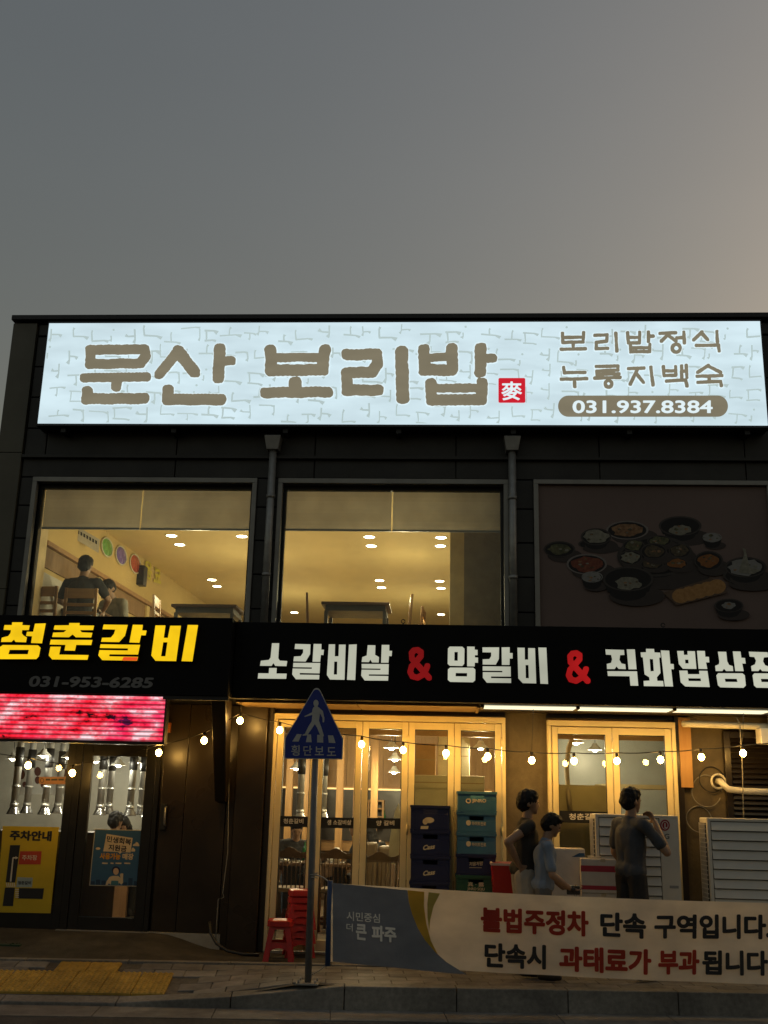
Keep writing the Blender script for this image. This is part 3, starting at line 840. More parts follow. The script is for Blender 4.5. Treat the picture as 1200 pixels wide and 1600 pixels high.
def circ(cx, cy, r): return [(cx+r*math.cos(R(a)), cy+r*math.sin(R(a))) for a in range(0, 361, 20)]
SUB = [
 [[(66, 75), (68, 126), (180, 122), (183, 72)], [(68, 98), (182, 96)], [(125, 130), (125, 160)], [(60, 163), (192, 160)]],
 [[(245, 86), (312, 83), (310, 118), (252, 125), (252, 160), (315, 158)], [(360, 75), (366, 172)]],
 [[(425, 72), (430, 128), (490, 127), (492, 70)], [(428, 98), (490, 97)], [(540, 68), (540, 120)], [(540, 92), (566, 90)], [(440, 138), (443, 177), (546, 175), (548, 135)], [(443, 156), (548, 154)]],
 [[(603, 75), (690, 72)], [(655, 75), (612, 118)], [(650, 88), (692, 118)], [(735, 68), (738, 128)], [(696, 100), (735, 98)], circ(693, 157, 22)],
 [[(835, 68), (790, 110)], [(832, 73), (866, 110)], [(917, 65), (920, 120)], [(805, 142), (925, 140), (930, 172)]],
 [[(72, 262), (78, 292), (190, 290)], [(60, 328), (200, 325)], [(132, 328), (134, 368)]],
 [[(252, 258), (372, 255), (372, 278), (255, 283), (257, 302), (378, 298)], [(245, 322), (383, 318)], circ(320, 353, 18)],
 [[(430, 270), (515, 266)], [(480, 270), (440, 355)], [(475, 300), (512, 345)], [(553, 262), (565, 360)]],
 [[(622, 260), (626, 308), (690, 306), (690, 258)], [(625, 283), (690, 281)], [(722, 255), (724, 318)], [(748, 252), (752, 318)], [(722, 285), (750, 284)], [(640, 338), (745, 332), (752, 365)]],
 [[(870, 252), (812, 290)], [(868, 255), (937, 290)], [(808, 312), (945, 308)], [(875, 312), (875, 338)], [(812, 345), (938, 340), (942, 362)]],
]
for i, st in enumerate(SUB):
    s2 = [(p, 8.2) for p in st]
    plate('small_letter_halo', brush(s2, .8, 1.8, 5.0, i), PS, M_LBOXW, sg, .001, .0055, CC)
    plate('small_letter', brush(s2, 1.4, 1.5, 1.3, i), PS, M_BRUSH, sg, .002, .009, CC)
plate('telephone_pill', [rrect(42, 418, 978, 535, 57, 9)], PS, M_BRUSH, sg, .002, .009, CC)
lettering('telephone_number', '031.937.8384', box_quad(122, 443, 895, 514), PS, M_LBOXW, sg, .022, .012, CC)
plate('seal', [rrect(1057, 254, 1174, 362, 6, 3)], PS, glow('backlit_red_film', (.72, .012, .03), .8), sg, .002, .009, CB)
lettering('seal_character', '麥', box_quad(1070, 268, 1160, 350), PS, M_LBOXW, sg, .02, .012, CB)

# ---- left fascia: yellow channel letters
LY, RY = 10.92, 11.10
fl = thing('fascia_sign', 'black fascia sign with glowing yellow channel letters and grey phone number above shop door', 'sign', (-3.9, LY+.5, 2.6))
part('fascia_box', M_FASCIA, fl, -5.75, -2.262, LY, 12.02, 2.603, 3.423, bevel=.006)
part('fascia_edge', M_BLACK, fl, -2.95, -2.262, LY+.02, LY+.10, 2.56, 2.60)
CL = Crop(0, 960, .26667)
YL = [
 [[[(85, 52), (145, 52), (143, 68), (187, 70), (181, 97), (143, 97), (140, 115), (150, 128), (170, 140), (165, 168), (105, 166), (95, 152), (80, 166), (20, 166), (24, 142), (62, 132), (75, 115), (78, 97), (35, 95), (40, 68), (83, 68)]],
  [[(218, 60), (280, 58), (258, 174), (195, 172), (201, 133), (166, 131), (171, 107), (207, 107)]],
  [[(30, 184), (235, 186), (250, 200), (240, 250), (225, 266), (15, 266), (0, 252), (8, 200)], [(70, 212), (182, 212), (176, 238), (62, 238)]]],
 [[[(418, 56), (478, 56), (476, 70), (562, 71), (556, 97), (480, 97), (490, 110), (552, 113), (545, 140), (455, 139), (437, 122), (415, 139), (318, 137), (324, 112), (385, 110), (402, 97), (327, 94), (332, 70), (416, 69)]],
  [[(310, 153), (552, 155), (545, 184), (458, 183), (450, 217), (390, 216), (396, 183), (304, 181)]],
  [[(308, 194), (368, 194), (358, 240), (530, 243), (523, 270), (318, 268), (298, 245)]]],
 [[[(618, 65), (758, 67), (742, 130), (708, 167), (603, 165), (609, 142), (660, 141), (678, 120), (686, 94), (612, 92)]],
  [[(788, 66), (846, 67), (842, 99), (868, 100), (862, 128), (836, 127), (826, 171), (768, 169)]],
  [[(600, 180), (830, 183), (818, 240), (652, 238), (650, 250), (818, 253), (812, 276), (610, 272), (587, 245), (594, 214), (758, 216), (760, 204), (596, 201)]]],
 [[[(920, 70), (978, 70), (968, 142), (992, 143), (1006, 72), (1068, 72), (1040, 278), (920, 276), (896, 245)], [(965, 168), (990, 168), (978, 250), (952, 250)]],
  [[(1108, 67), (1168, 68), (1135, 280), (1072, 278)]]],
]
M_YEL = glow('yellow_lit_acrylic', (1.0, .62, .006), .93, .13, 4.0)
M_YELSIDE = mat('channel_return', (.06, .05, .012), .4)
M_ORANGE = glow('failing_orange_led', (1.0, .10, .015), .8)
PL = FY(LY)
for li, letter in enumerate(YL):
    root = None
    for pc in letter:
        o = plate('letter_can', pc, PL, M_YELSIDE, fl, .055, .058, CL)
        inset = pc
        f = plate('letter_face', inset, PL, M_YEL, o, .003, .0625, CL)
plate('dead_strip', [[(735, 254), (817, 255), (812, 275.5), (725, 274)]], PL, M_ORANGE, fl, .002, .0655, CL)
M_GREYNUM = mat('grey_vinyl', (.19, .19, .19), .5, var=.1)
lettering('telephone_number', '031-953-6285', ((172, 360), (902, 370), (895, 432), (168, 424)), PL, M_GREYNUM, fl, .035, .003, CL, shear=.12)

# ---- LED message screen below it
led = thing('led_screen', 'wide LED message screen glowing red and pink under the left fascia', 'screen', (-4.3, LY+.1, 2.1))
zx0, zx1 = 2.128, 2.598
part('screen_case', M_BLACK, led, -5.7, -2.905, LY+.036, LY+.16, zx0-.03, zx1+.0, bevel=.004)
m = bpy.data.materials.new('led_picture'); m.use_nodes = True
n, l = m.node_tree.nodes, m.node_tree.links; b = n['Principled BSDF']
b.inputs['Base Color'].default_value = (.02, .02, .02, 1); b.inputs['Roughness'].default_value = .6
tc = n.new('ShaderNodeTexCoord')
mp = n.new('ShaderNodeMapping'); mp.inputs['Scale'].default_value = (1.6, 1, 3.2)
nz = n.new('ShaderNodeTexNoise'); nz.inputs['Scale'].default_value = 1.7; nz.inputs['Detail'].default_value = 7; nz.inputs['Roughness'].default_value = .66
rp = n.new('ShaderNodeValToRGB'); e = rp.color_ramp.elements
e[0].position = .385; e[0].color = (.008, .0, .002, 1); e[1].position = .62; e[1].color = (1.0, .62, .66, 1)
for p, c in ((.395, (.30, .002, .01, 1)), (.42, (.80, .006, .02, 1)), (.48, (1.0, .03, .07, 1)), (.55, (1, .16, .20, 1))):
    q = e.new(p); q.color = c
l.new(tc.outputs['Object'], mp.inputs['Vector']); l.new(mp.outputs[0], nz.inputs['Vector']); l.new(nz.outputs['Fac'], rp.inputs['Fac'])
# magenta drift towards one side + scan rows
n2 = n.new('ShaderNodeTexNoise'); n2.inputs['Scale'].default_value = .9; l.new(tc.outputs['Object'], n2.inputs['Vector'])
mx = n.new('ShaderNodeMix'); mx.data_type = 'RGBA'; mx.blend_type = 'MIX'
mr = n.new('ShaderNodeMapRange'); mr.inputs['From Min'].default_value = .5; mr.inputs['From Max'].default_value = .75; mr.inputs['To Max'].default_value = .25
l.new(n2.outputs['Fac'], mr.inputs['Value']); l.new(mr.outputs[0], mx.inputs['Factor'])
l.new(rp.outputs['Color'], mx.inputs[6]); mx.inputs[7].default_value = (1.0, .03, .55, 1)
sx = n.new('ShaderNodeSeparateXYZ'); l.new(tc.outputs['Object'], sx.inputs[0])
def mth(op, a, bv):
    q = n.new('ShaderNodeMath'); q.operation = op
    l.new(a, q.inputs[0])
    if isinstance(bv, (int, float)): q.inputs[1].default_value = bv
    else: l.new(bv, q.inputs[1])
    return q.outputs[0]
w = mth('SINE', mth('MULTIPLY', sx.outputs['Z'], 2*math.pi/.046), 0)
w = mth('ADD', mth('MULTIPLY', w, .42), .64)
wx = mth('ADD', mth('MULTIPLY', mth('SINE', mth('MULTIPLY', sx.outputs['X'], 2*math.pi/.046), 0), .03), .95)
l.new(mx.outputs[2], b.inputs['Emission Color'])
l.new(mth('MULTIPLY', mth('MULTIPLY', w, wx), 1.35), b.inputs['Emission Strength'])
part('screen_face', m, led, -5.68, -2.925, LY+.026, LY+.036, zx0, zx1-.01)
part('screen_bracket', M_BLACK, led, -3.4, -3.3, LY+.16, 11.99, 2.35, 2.45)
part('screen_bracket', M_BLACK, led, -5.0, -4.9, LY+.16, 11.99, 2.35, 2.45)

# ---- right fascia: white letters
fr = thing('fascia_sign', 'long black fascia sign with white block letters and red ampersands over folding doors', 'sign', (1.9, RY+.4, 2.6))
part('fascia_box', M_FASCIA, fr, -2.255, BX1-.2, RY, RY+.16, 2.60, 3.413, bevel=.006)
part('fascia_top', M_FASCIA, fr, -2.255, BX1-.2, RY+.16, 12.02, 3.33, 3.40)
M_WLET = glow('white_lit_acrylic', (.62, .63, .50), .72, .22, 1.1)
M_WSIDE = mat('white_letter_return', (.05, .05, .045), .5)
C5, C6, C7 = Crop(400, 990, .21667), Crop(680, 990, .21667), Crop(930, 990, .225)
WL = [
 (C5, [[(118, 72), (170, 72), (163, 180), (175, 197), (228, 200), (222, 237), (142, 235), (128, 215), (115, 235), (32, 234), (38, 198), (95, 192), (108, 175)]]),
 (C5, [[(98, 250), (152, 250), (150, 290), (224, 291), (220, 328), (16, 326), (20, 288), (95, 289)]]),
 (C5, [[(285, 77), (395, 80), (392, 150), (360, 204), (272, 202), (277, 168), (325, 165), (342, 140), (343, 115), (281, 113)]]),
 (C5, [[(418, 77), (474, 78), (473, 118), (492, 119), (488, 157), (470, 156), (464, 206), (410, 205)]]),
 (C5, [[(272, 213), (465, 214), (460, 289), (318, 286), (318, 298), (459, 300), (457, 332), (290, 331), (264, 297), (267, 254), (404, 256), (405, 246), (270, 244)]]),
 (C5, [[(527, 80), (572, 80), (570, 166), (597, 166), (600, 82), (648, 82), (640, 335), (535, 333), (513, 300)], [(566, 204), (588, 204), (586, 297), (563, 297)]]),
 (C5, [[(672, 82), (728, 80), (717, 337), (658, 335)]]),
 (C5, [[(807, 86), (862, 87), (860, 155), (888, 172), (886, 211), (838, 210), (826, 190), (815, 208), (763, 207), (768, 172), (800, 160)]]),
 (C5, [[(908, 84), (962, 84), (962, 126), (982, 127), (979, 165), (960, 164), (956, 212), (903, 212)]]),
 (C5, [[(763, 221), (958, 222), (956, 297), (815, 296), (815, 306), (955, 308), (953, 341), (785, 340), (760, 305), (763, 262), (898, 264), (899, 255), (764, 253)]]),
 (C6, [[(105, 96), (195, 97), (211, 112), (209, 220), (195, 236), (105, 234), (90, 220), (92, 110)], [(139, 135), (163, 135), (162, 198), (138, 197)]]),
 (C6, [[(230, 96), (284, 97), (284, 118), (305, 120), (305, 158), (286, 158), (286, 174), (308, 175), (308, 212), (285, 212), (284, 239), (230, 238)]]),
 (C6, [[(108, 247), (275, 248), (289, 262), (288, 338), (272, 353), (108, 350), (91, 336), (92, 260)], [(148, 286), (230, 287), (229, 311), (147, 310)]]),
 (C6, [[(340, 102), (460, 102), (458, 185), (436, 226), (342, 225), (342, 188), (390, 186), (403, 165), (403, 138), (341, 137)]]),
 (C6, [[(478, 102), (536, 101), (536, 142), (557, 143), (557, 182), (536, 182), (535, 228), (480, 228)]]),
 (C6, [[(342, 238), (543, 240), (544, 312), (402, 311), (402, 323), (546, 325), (546, 358), (372, 356), (343, 320), (343, 280), (483, 281), (483, 271), (342, 269)]]),
 (C6, [[(592, 104), (644, 105), (645, 190), (669, 190), (669, 107), (718, 108), (727, 361), (630, 359), (598, 325)], [(650, 229), (671, 229), (674, 324), (652, 323)]]),
 (C6, [[(742, 103), (800, 104), (812, 365), (757, 363)]]),
 (C7, [[(68, 112), (197, 116), (200, 150), (170, 152), (165, 185), (180, 210), (206, 215), (209, 249), (160, 247), (145, 230), (132, 248), (80, 248), (78, 213), (108, 205), (115, 180), (108, 150), (72, 148)]]),
 (C7, [[(216, 112), (272, 112), (284, 250), (229, 250)]]),
 (C7, [[(82, 263), (287, 264), (296, 364), (242, 363), (236, 298), (86, 296)]]),
 (C7, [[(350, 108), (405, 109), (408, 133), (448, 135), (451, 168), (441, 170), (450, 275), (425, 305), (428, 330), (468, 331), (472, 368), (335, 366), (333, 331), (375, 328), (372, 305), (340, 285), (328, 168), (316, 165), (312, 133), (350, 132)], [(375, 178), (398, 180), (404, 262), (381, 264)]]),
 (C7, [[(452, 119), (510, 121), (518, 212), (541, 214), (543, 249), (524, 249), (537, 369), (480, 368)]]),
 (C7, [[(565, 123), (610, 123), (612, 150), (638, 150), (637, 124), (688, 125), (699, 247), (605, 246), (577, 213)], [(620, 183), (643, 183), (645, 209), (622, 209)]]),
 (C7, [[(703, 122), (757, 123), (760, 163), (785, 164), (788, 202), (765, 202), (774, 248), (714, 247)]]),
 (C7, [[(580, 259), (636, 259), (640, 284), (720, 284), (718, 260), (775, 261), (791, 373), (622, 369), (590, 340)], [(642, 312), (728, 313), (731, 332), (645, 331)]]),
 (C7, [[(848, 128), (905, 129), (912, 195), (925, 220), (950, 228), (954, 262), (905, 262), (890, 246), (878, 262), (833, 262), (829, 226), (855, 215), (858, 195)]]),
 (C7, [[(951, 126), (1004, 127), (1010, 170), (1035, 172), (1040, 210), (1016, 210), (1026, 263), (968, 262)]]),
 (C7, [[(850, 277), (1018, 278), (1034, 292), (1041, 362), (1025, 378), (865, 375), (848, 360), (837, 292)], [(895, 315), (978, 316), (984, 338), (900, 337)]]),
 (C7, [[(1062, 128), (1192, 132), (1197, 165), (1166, 168), (1160, 195), (1175, 222), (1198, 230), (1202, 264), (1155, 262), (1140, 247), (1128, 262), (1082, 262), (1078, 228), (1105, 215), (1112, 190), (1100, 165), (1068, 162)]]),
 (C7, [[(1200, 185), (1215, 185), (1212, 130), (1268, 131), (1282, 264), (1226, 263), (1220, 215), (1202, 214)]]),
 (C7, [[(1100, 278), (1270, 279), (1286, 294), (1293, 364), (1277, 380), (1115, 377), (1098, 362), (1088, 292)], [(1145, 316), (1228, 317), (1233, 339), (1150, 338)]]),
]
PR = FY(RY)
for cr, pc in WL:
    o = plate('letter_can', pc, PR, M_WSIDE, fr, .022, .024, cr)
    plate('letter_face', pc, PR, M_WLET, o, .002, .0275, cr)
M_RLET = glow('red_lit_acrylic', (.60, .010, .012), .55, .25, 2.0)
M_RLET2 = glow('dim_red_acrylic', (.60, .010, .014), .27, .2, 2.0)
AMP = [([(1098, 342), (975, 205), (972, 165), (990, 145), (1015, 142), (1040, 158), (1040, 185), (1015, 215), (972, 262), (962, 300), (978, 332), (1015, 342), (1050, 322), (1078, 280), (1086, 258)], 20)]
plate('ampersand', brush(AMP, 0, 2.0), PR, M_RLET, fr, .02, .022, C6)
plate('ampersand', brush(AMP, 0, 2.0), PR, M_RLET2, fr, .02, .022, Crop(680-247.5, 990-5, .21667))
for px in (630, 1036):
    p = at(px, 972 if px < 700 else 979, RY+.08); q = MB()
    q.tube([(p.x, RY+.08, 3.40), (p.x, RY+.08, 3.44)], .007, 6)
    q.tube([(p.x+.02*math.cos(a), RY+.08, 3.455+.02*math.sin(a)) for a in [i*.35 for i in range(18)]], .005, 6)
    q.build('eye_bolt', M_BLACK, fr)

# ---- canopy underside: boards, light panels, struts
can = thing('canopy', 'canopy underside with wooden boards and a row of lit ceiling panels over folding doors', 'canopy', (1.5, 11.6, 2.59))
M_SOFB = wood('soffit_board', (.36, .24, .10), (.22, .14, .06), .6, .6, 'x')
xs0, xs1 = -2.25, at(745, 1105, 11.3).x
yb = RY+.165
for k in range(4):
    for a, b in ((xs0, -.95), (-.945, xs1)):
        part('soffit_board', M_SOFB, can, a+.004, b-.004, yb+.005+k*.19, yb+.185+k*.19, SOF-.022, SOF)
part('soffit_end', M_SOFB, can, xs1, xs1+.03, yb, 11.98, SOF-.035, SOF)
part('soffit_sheet', M_BROWN_D, can, xs1+.03, BX1-.2, yb+.36, 11.98, SOF-.02, SOF)
M_PANEL = glow('fluorescent_panel', (1.0, .93, .62), 1.15)
x = xs1+.06
while x < BX1-1.2:
    o = part('light_panel', M_PANEL, can, x+.02, x+.98, yb+.02, yb+.34, SOF-.016, SOF-.006)
    part('panel_rim', M_BROWN_D, can, x-.02, x+.018, yb, yb+.36, SOF-.024, SOF)
    x += 1.0
part('panel_back', M_BROWN_D, can, xs1+.03, BX1-.2, yb+.0, yb+.36, SOF+.001, SOF+.02)
for (xc, yf) in ((at(341, 1104, 11.05).x, 11.05),):
    xw = at(349, 1250, 11.95).x; zt, zb = SOF, at(349, 1252, 11.95).z
    MB().hexa([(xw-.06, 11.78, zb), (xw+.06, 11.78, zb), (xw+.06, 11.96, zb-.02), (xw-.06, 11.96, zb-.02),
               (xc-.08, yf-.02, zt), (xc+.08, yf-.02, zt), (xc+.08, yf+.30, zt), (xc-.08, yf+.30, zt)]).build('strut', M_BROWN_D, can, bevel=.006)

# ---- unlit food photograph panel in the third bay
pp = thing('food_photo_panel', 'unlit framed photograph of a table of Korean side dishes in the third upper bay', 'sign', (2.39, 11.97, 3.45))
fm = MB(); t = .055
fm.box(PO[0]-t, PO[1]+t, 11.94, 12.03, WZ1, WZ1+t); fm.box(PO[0]-t, PO[0], 11.94, 12.03, 3.4, WZ1); fm.box(PO[1], PO[1]+t, 11.94, 12.03, 3.4, WZ1)
fm.build('frame', M_ALU, pp, bevel=.004)
PY = 11.985
part('print_sheet', mat('print_taupe', (.175, .120, .100), .7, var=.1, scale=.8, bump=0), pp, PO[0], PO[1], PY, 12.02, 3.4, WZ1)
PF = FY(PY)
M_PB = mat('print_black', (.009, .007, .006), .7, var=.2, bump=0)
M_PB2 = mat('print_dark', (.055, .045, .038), .7, var=.2, bump=0)
M_PSH = mat('print_shadow_ink', (.05, .037, .031), .7, var=.1, bump=0)
def ink(name, c, c2): return mat(name, c, .7, col2=c2, scale=26, bump=0)
I_RICE = ink('print_rice', (.16, .15, .11), (.30, .28, .21)); I_GRN = ink('print_greens', (.03, .035, .012), (.16, .15, .07))
I_RED = ink('print_kimchi', (.12, .018, .01), (.25, .08, .035)); I_BRN = ink('print_brown', (.14, .06, .025), (.38, .22, .10))
I_ORG = ink('print_orange', (.22, .07, .012), (.30, .13, .03)); I_WHT = ink('print_white', (.22, .21, .19), (.28, .27, .25)); I_DK = ink('print_namul', (.03, .025, .015), (.14, .10, .05))
I_FRY = ink('print_fritter', (.50, .27, .09), (.34, .16, .045))
CP = Crop(800, 740, .33333)
lay_n = [0]
def dish(cx, cy, rx, ry, h, food, fr_=.62, rim=M_PB2, fy=0.0):
    def L(name, poly, m_):
        lay_n[0] += 1
        plate(name, [poly], PF, m_, pp, .00006, .0008+.0001*lay_n[0], CP)
    L('printed_shadow', ell(cx+rx*.35, cy+h*.8+ry*.5, rx*1.1, ry*.85, 18), M_PSH)
    side = ell(cx, cy, rx, ry, 12, 180, 360)[::-1]
    L('printed_bowl', ell(cx, cy, rx, ry, 14, 180, 360)+[(cx+rx*.8, cy+h)]+ell(cx, cy+h, rx*.72, ry*.7, 10, 0, 180)+[(cx-rx*.8, cy+h)], M_PB)
    L('printed_rim', ell(cx, cy, rx, ry, 24), rim)
    L('printed_bowl', ell(cx, cy+1, rx*.90, ry*.88, 24), M_PB)
    if food:
        rg = random.Random(int(cx)); P = []
        for i in range(18):
            a = i*20; k = rg.uniform(.82, 1.12)
            P.append((cx+rx*fr_*k*math.cos(R(a)), cy+fy+ry*fr_*k*math.sin(R(a))))
        L('printed_food', P, food)
        for t in range(7):
            a = rg.uniform(0, 360); q = rg.uniform(.1, .75)*fr_; bx_, by_ = cx+rx*q*math.cos(R(a)), cy+fy+ry*q*math.sin(R(a)); r_ = rg.uniform(5, 11)
            L('printed_morsel', [(bx_+r_*rg.uniform(.6, 1.3)*math.cos(R(g_*60)), by_+r_*.6*rg.uniform(.6, 1.3)*math.sin(R(g_*60))) for g_ in range(6)], rg.choice((food, I_RICE, I_DK, I_BRN, I_GRN)))
dish(788, 245, 101, 46, 40, I_RICE, .5, fy=20); dish(540, 265, 100, 44, 10, I_BRN, .72, ink('print_plate', (.20, .17, .15), (.25, .22, .2)))
dish(392, 330, 82, 25, 12, None); dish(394, 296, 72, 40, 32, I_RICE, .8); dish(222, 355, 74, 38, 14, I_GRN, .72)
dish(938, 300, 45, 22, 34, I_WHT, .95, I_WHT); dish(350, 425, 95, 48, 12, I_RED, .75, ink('print_plate', (.2, .17, .15), (.25, .22, .2)))
dish(672, 388, 180, 96, 34, None); dish(570, 338, 52, 30, 10, I_GRN, .8); dish(690, 316, 58, 26, 8, I_GRN, .8); dish(786, 362, 52, 34, 10, I_DK, .8)
dish(554, 394, 56, 34, 10, I_RICE, .8); dish(770, 422, 54, 28, 8, I_ORG, .8); dish(655, 425, 55, 26, 8, I_DK, .8); dish(663, 365, 62, 38, 14, I_DK, .75)
dish(375, 486, 50, 26, 40, I_WHT, .93, I_WHT); dish(920, 410, 68, 46, 12, I_ORG, .72); dish(543, 495, 120, 58, 62, I_RICE, .5, fy=22)
dish(1092, 480, 105, 40, 22, None); dish(1092, 440, 98, 48, 40, I_WHT, .8)
lay_n[0] += 1; plate('printed_tray', [[(705, 560), (935, 490), (1010, 560), (770, 620)]], PF, ink('print_tray', (.10, .06, .035), (.14, .09, .055)), pp, .00006, .0008+.0001*lay_n[0], CP)
for i in range(5):
    lay_n[0] += 1; plate('printed_fritter', [ell(790+i*42, 575-i*11, 42, 34, 18)], PF, I_FRY, pp, .00006, .0008+.0001*lay_n[0], CP)
dish(1014, 620, 68, 32, 34, I_WHT, .5)
# standing reed in the right-hand stew bowl
lay_n[0] += 1; plate('printed_food', [[(1060, 465), (1085, 380), (1078, 352), (1092, 355), (1110, 440), (1165, 455), (1130, 472)]], PF, I_RICE, pp, .00006, .0008+.0001*lay_n[0], CP)
# ================================================================== STREET OBJECTS
def rep(name, fn, spots, labels, group):
    """first spot uses the original, the others are copies with their own labels"""
    o0 = fn()
    for i, (loc, rz) in enumerate(spots):
        o = o0 if i == 0 else copy_tree(o0)
        o.location = loc; o.rotation_euler.z = rz
        o['label'] = labels[i]; o['group'] = group
    return o0

# ---- crosswalk sign on its post
SGY = 10.08
pb = KP(-1.215, .115, .0)
cs = thing('crosswalk_sign', 'blue pentagonal pedestrian crossing sign on a grey steel post at the kerb', 'road sign', (pb.x, SGY, 0))
xt, xb = at(492, 1190, SGY+.05), at(481, 1538, SGY+.05)
q = MB(); q.tube([(xb.x, SGY+.05, .012), ((xt.x+xb.x)/2, SGY+.05, 1.2), (xt.x, SGY+.05, 2.42)], .031, 14); q.build('post', M_POST, cs)
q = MB(); q.box(xb.x-.10, xb.x+.10, SGY-.05, SGY+.15, .002, .014)
for sx in (-.075, .075):
    for sy in (-.025, .125): q.tube([(xb.x+sx, SGY+sy, .012), (xb.x+sx, SGY+sy, .04)], .010, 6)
q.build('base_plate', M_GALV, cs)
CS = Crop(430, 1060, .1)
PC = FY(SGY)
def penta(k):     # rounded pentagon, shrunk by k
    ax, ay = 648, 150
    cx, cy = 606, 850
    pts = [(585, 195), (605, 165), (630, 151), (648, 148), (668, 151), (690, 165), (710, 195), (1058, 935), (1066, 955), (1064, 975), (1052, 1250), (1046, 1262), (1035, 1266),
           (155, 1258), (142, 1252), (138, 1240), (150, 955), (152, 935), (158, 922)]
    return [(cx+(x-cx)*k, cy+(y-cy)*(k if y > 400 else k*.998)) for x, y in pts]
M_SGREY = mat('sign_white_film', (.50, .49, .45), .55, var=.15)
o = plate('sign_panel', [penta(1.0)], PC, M_SGREY, cs, .004, 0.0, CS)
plate('blue_field', [penta(.965)], PC, mat('sign_blue', (.009, .028, .24), .45, var=.1), o, .0015, .002, CS)
FIG = [(600, 450), (680, 450), (745, 510), (770, 620), (765, 685), (742, 688), (740, 620), (700, 545), (685, 660), (720, 760), (758, 880), (760, 905), (720, 910), (700, 880), (655, 770), (620, 715), (570, 790), (500, 890), (430, 895), (425, 882), (465, 865), (520, 750), (570, 670), (582, 570), (462, 602), (455, 592), (520, 560), (575, 530), (585, 480)]
plate('walking_figure', [FIG], PC, M_SGREY, o, .0006, .0040, CS)
plate('walking_figure', [ell(638, 388, 40, 54)], PC, M_SGREY, o, .0006, .0040, CS)
plate('walking_figure', [[(614, 430), (664, 430), (668, 452), (610, 452)]], PC, M_SGREY, o, .0006, .0046, CS)
for st in ([(340, 870), (415, 872), (365, 988), (268, 985)], [(505, 875), (560, 876), (570, 998), (480, 995)], [(658, 882), (748, 885), (752, 1003), (655, 1000)], [(825, 890), (905, 892), (943, 1010), (838, 1005)]):
    plate('crossing_stripe', [st], PC, M_SGREY, o, .0006, .0032, CS)
for ch, bx in zip('횡단보도', ((250, 1040, 382, 1208), (440, 1050, 575, 1205), (620, 1065, 760, 1200), (808, 1075, 950, 1210))):
    lettering('sign_letter', ch, box_quad(*bx), PC, M_SGREY, o, .012, .004, CS)
q = MB()
for z in (2.05, 2.3): q.box(xt.x-.05, xt.x+.05, SGY+.004, SGY+.085, z-.02, z+.02)
q.build('clamp', M_GALV, cs)

# ---- banner on ropes
BTL, BBL = at(518, 1380, 10.0), at(515, 1503, 10.0)
BTR, BBR = at(1200, 1410, 10.42), at(1200, 1537, 10.42)
EXT = 1.10
bn = thing('banner', 'white and blue cloth no-parking banner with red and black lettering stretched along the kerb', 'banner', (1.2, 10.2, .15))
PBN = Plane(BTL, ((BTR-BTL).cross(BTL-BBL)).normalized()*1.0)
if PBN.n.y > 0: PBN.n = -PBN.n
M_BW = fabric('banner_cloth', (.86, .80, .70), .42)
q = MB(); NU, NV = 90, 14; grid = []
for i in range(NU+1):
    u = EXT*i/NU; c = []
    for j in range(NV+1):
        w = j/NV; p = (BTL*(1-u)+BTR*u)*(1-w)+(BBL*(1-u)+BBR*u)*w
        c.append(q.bm.verts.new(p))
    grid.append(c)
for i in range(NU):
    for j in range(NV): q.bm.faces.new((grid[i][j], grid[i+1][j], grid[i+1][j+1], grid[i][j+1]))
cloth = q.build('cloth', M_BW, bn)
M_BBLUE = fabric('banner_blue', (.33, .34, .37), .35); M_BDK = mat('banner_sleeve', (.02, .05, .13), .7)
M_BY = fabric('banner_yellow', (.72, .50, .08), .42); M_BG = fabric('banner_green', (.62, .54, .16), .42)
CBn = Crop(500, 1370, .21667)
plate('blue_field', [[(92, 44), (630, 88), (640, 170), (665, 262), (705, 360), (760, 450), (830, 530), (910, 600), (1000, 655), (1060, 690), (700, 662), (400, 636), (92, 610)]], PBN, M_BBLUE, cloth, .0008, .0040, CBn)
plate('yellow_swoosh', [[(631, 87), (752, 98), (750, 200), (768, 330), (800, 450), (850, 548), (800, 508), (752, 445), (705, 360), (665, 262), (640, 170)]], PBN, M_BY, cloth, .0008, .0030, CBn)
plate('green_swoosh', [[(784, 101), (866, 108), (820, 200), (795, 300), (788, 380), (776, 280), (775, 180)]], PBN, M_BG, cloth, .0008, .0030, CBn)
MB().tube([at(518, 1378, 10.0)+Vector((-.012, 0, .01)), at(514, 1507, 10.0)+Vector((-.012, 0, -.01))], .024, 8).build('sleeve_rod', M_BDK, bn)
M_RINK = fabric('banner_red', (.55, .07, .045), .3); M_KINK = mat('banner_black', (.022, .022, .024), .75, var=.15, bump=0)
M_WINK = mat('banner_white_ink', (.88, .82, .72), .75, var=.06, bump=0)
CR2, CR3 = Crop(740, 1390, .21667), Crop(960, 1390, .2)
def words(txt, cr, q, m_, b=.032): lettering('lettering', txt, q, PBN, m_, cloth, b, .009, cr)
words('시민중심', CBn, ((192, 244), (432, 262), (432, 328), (192, 310)), M_WINK, .018)
words('더', CBn, ((190, 330), (236, 334), (236, 390), (190, 384)), M_WINK, .018)
words('큰', CBn, ((258, 332), (336, 338), (336, 455), (258, 446)), M_WINK, .04)
words('파주', CBn, ((372, 342), (552, 355), (552, 470), (372, 456)), M_WINK, .045)
words('불법주정차', CR2, ((50, 108), (832, 138), (832, 322), (50, 288)), M_RINK, .045)
words('단속', CR2, ((915, 145), (1240, 152), (1240, 338), (915, 322)), M_KINK, .042)
words('구역입니다.', CR3, ((308, 174), (1222, 190), (1222, 384), (308, 364)), M_KINK, .042)
words('단속시', CR2, ((78, 364), (524, 382), (524, 560), (78, 544)), M_KINK, .042)
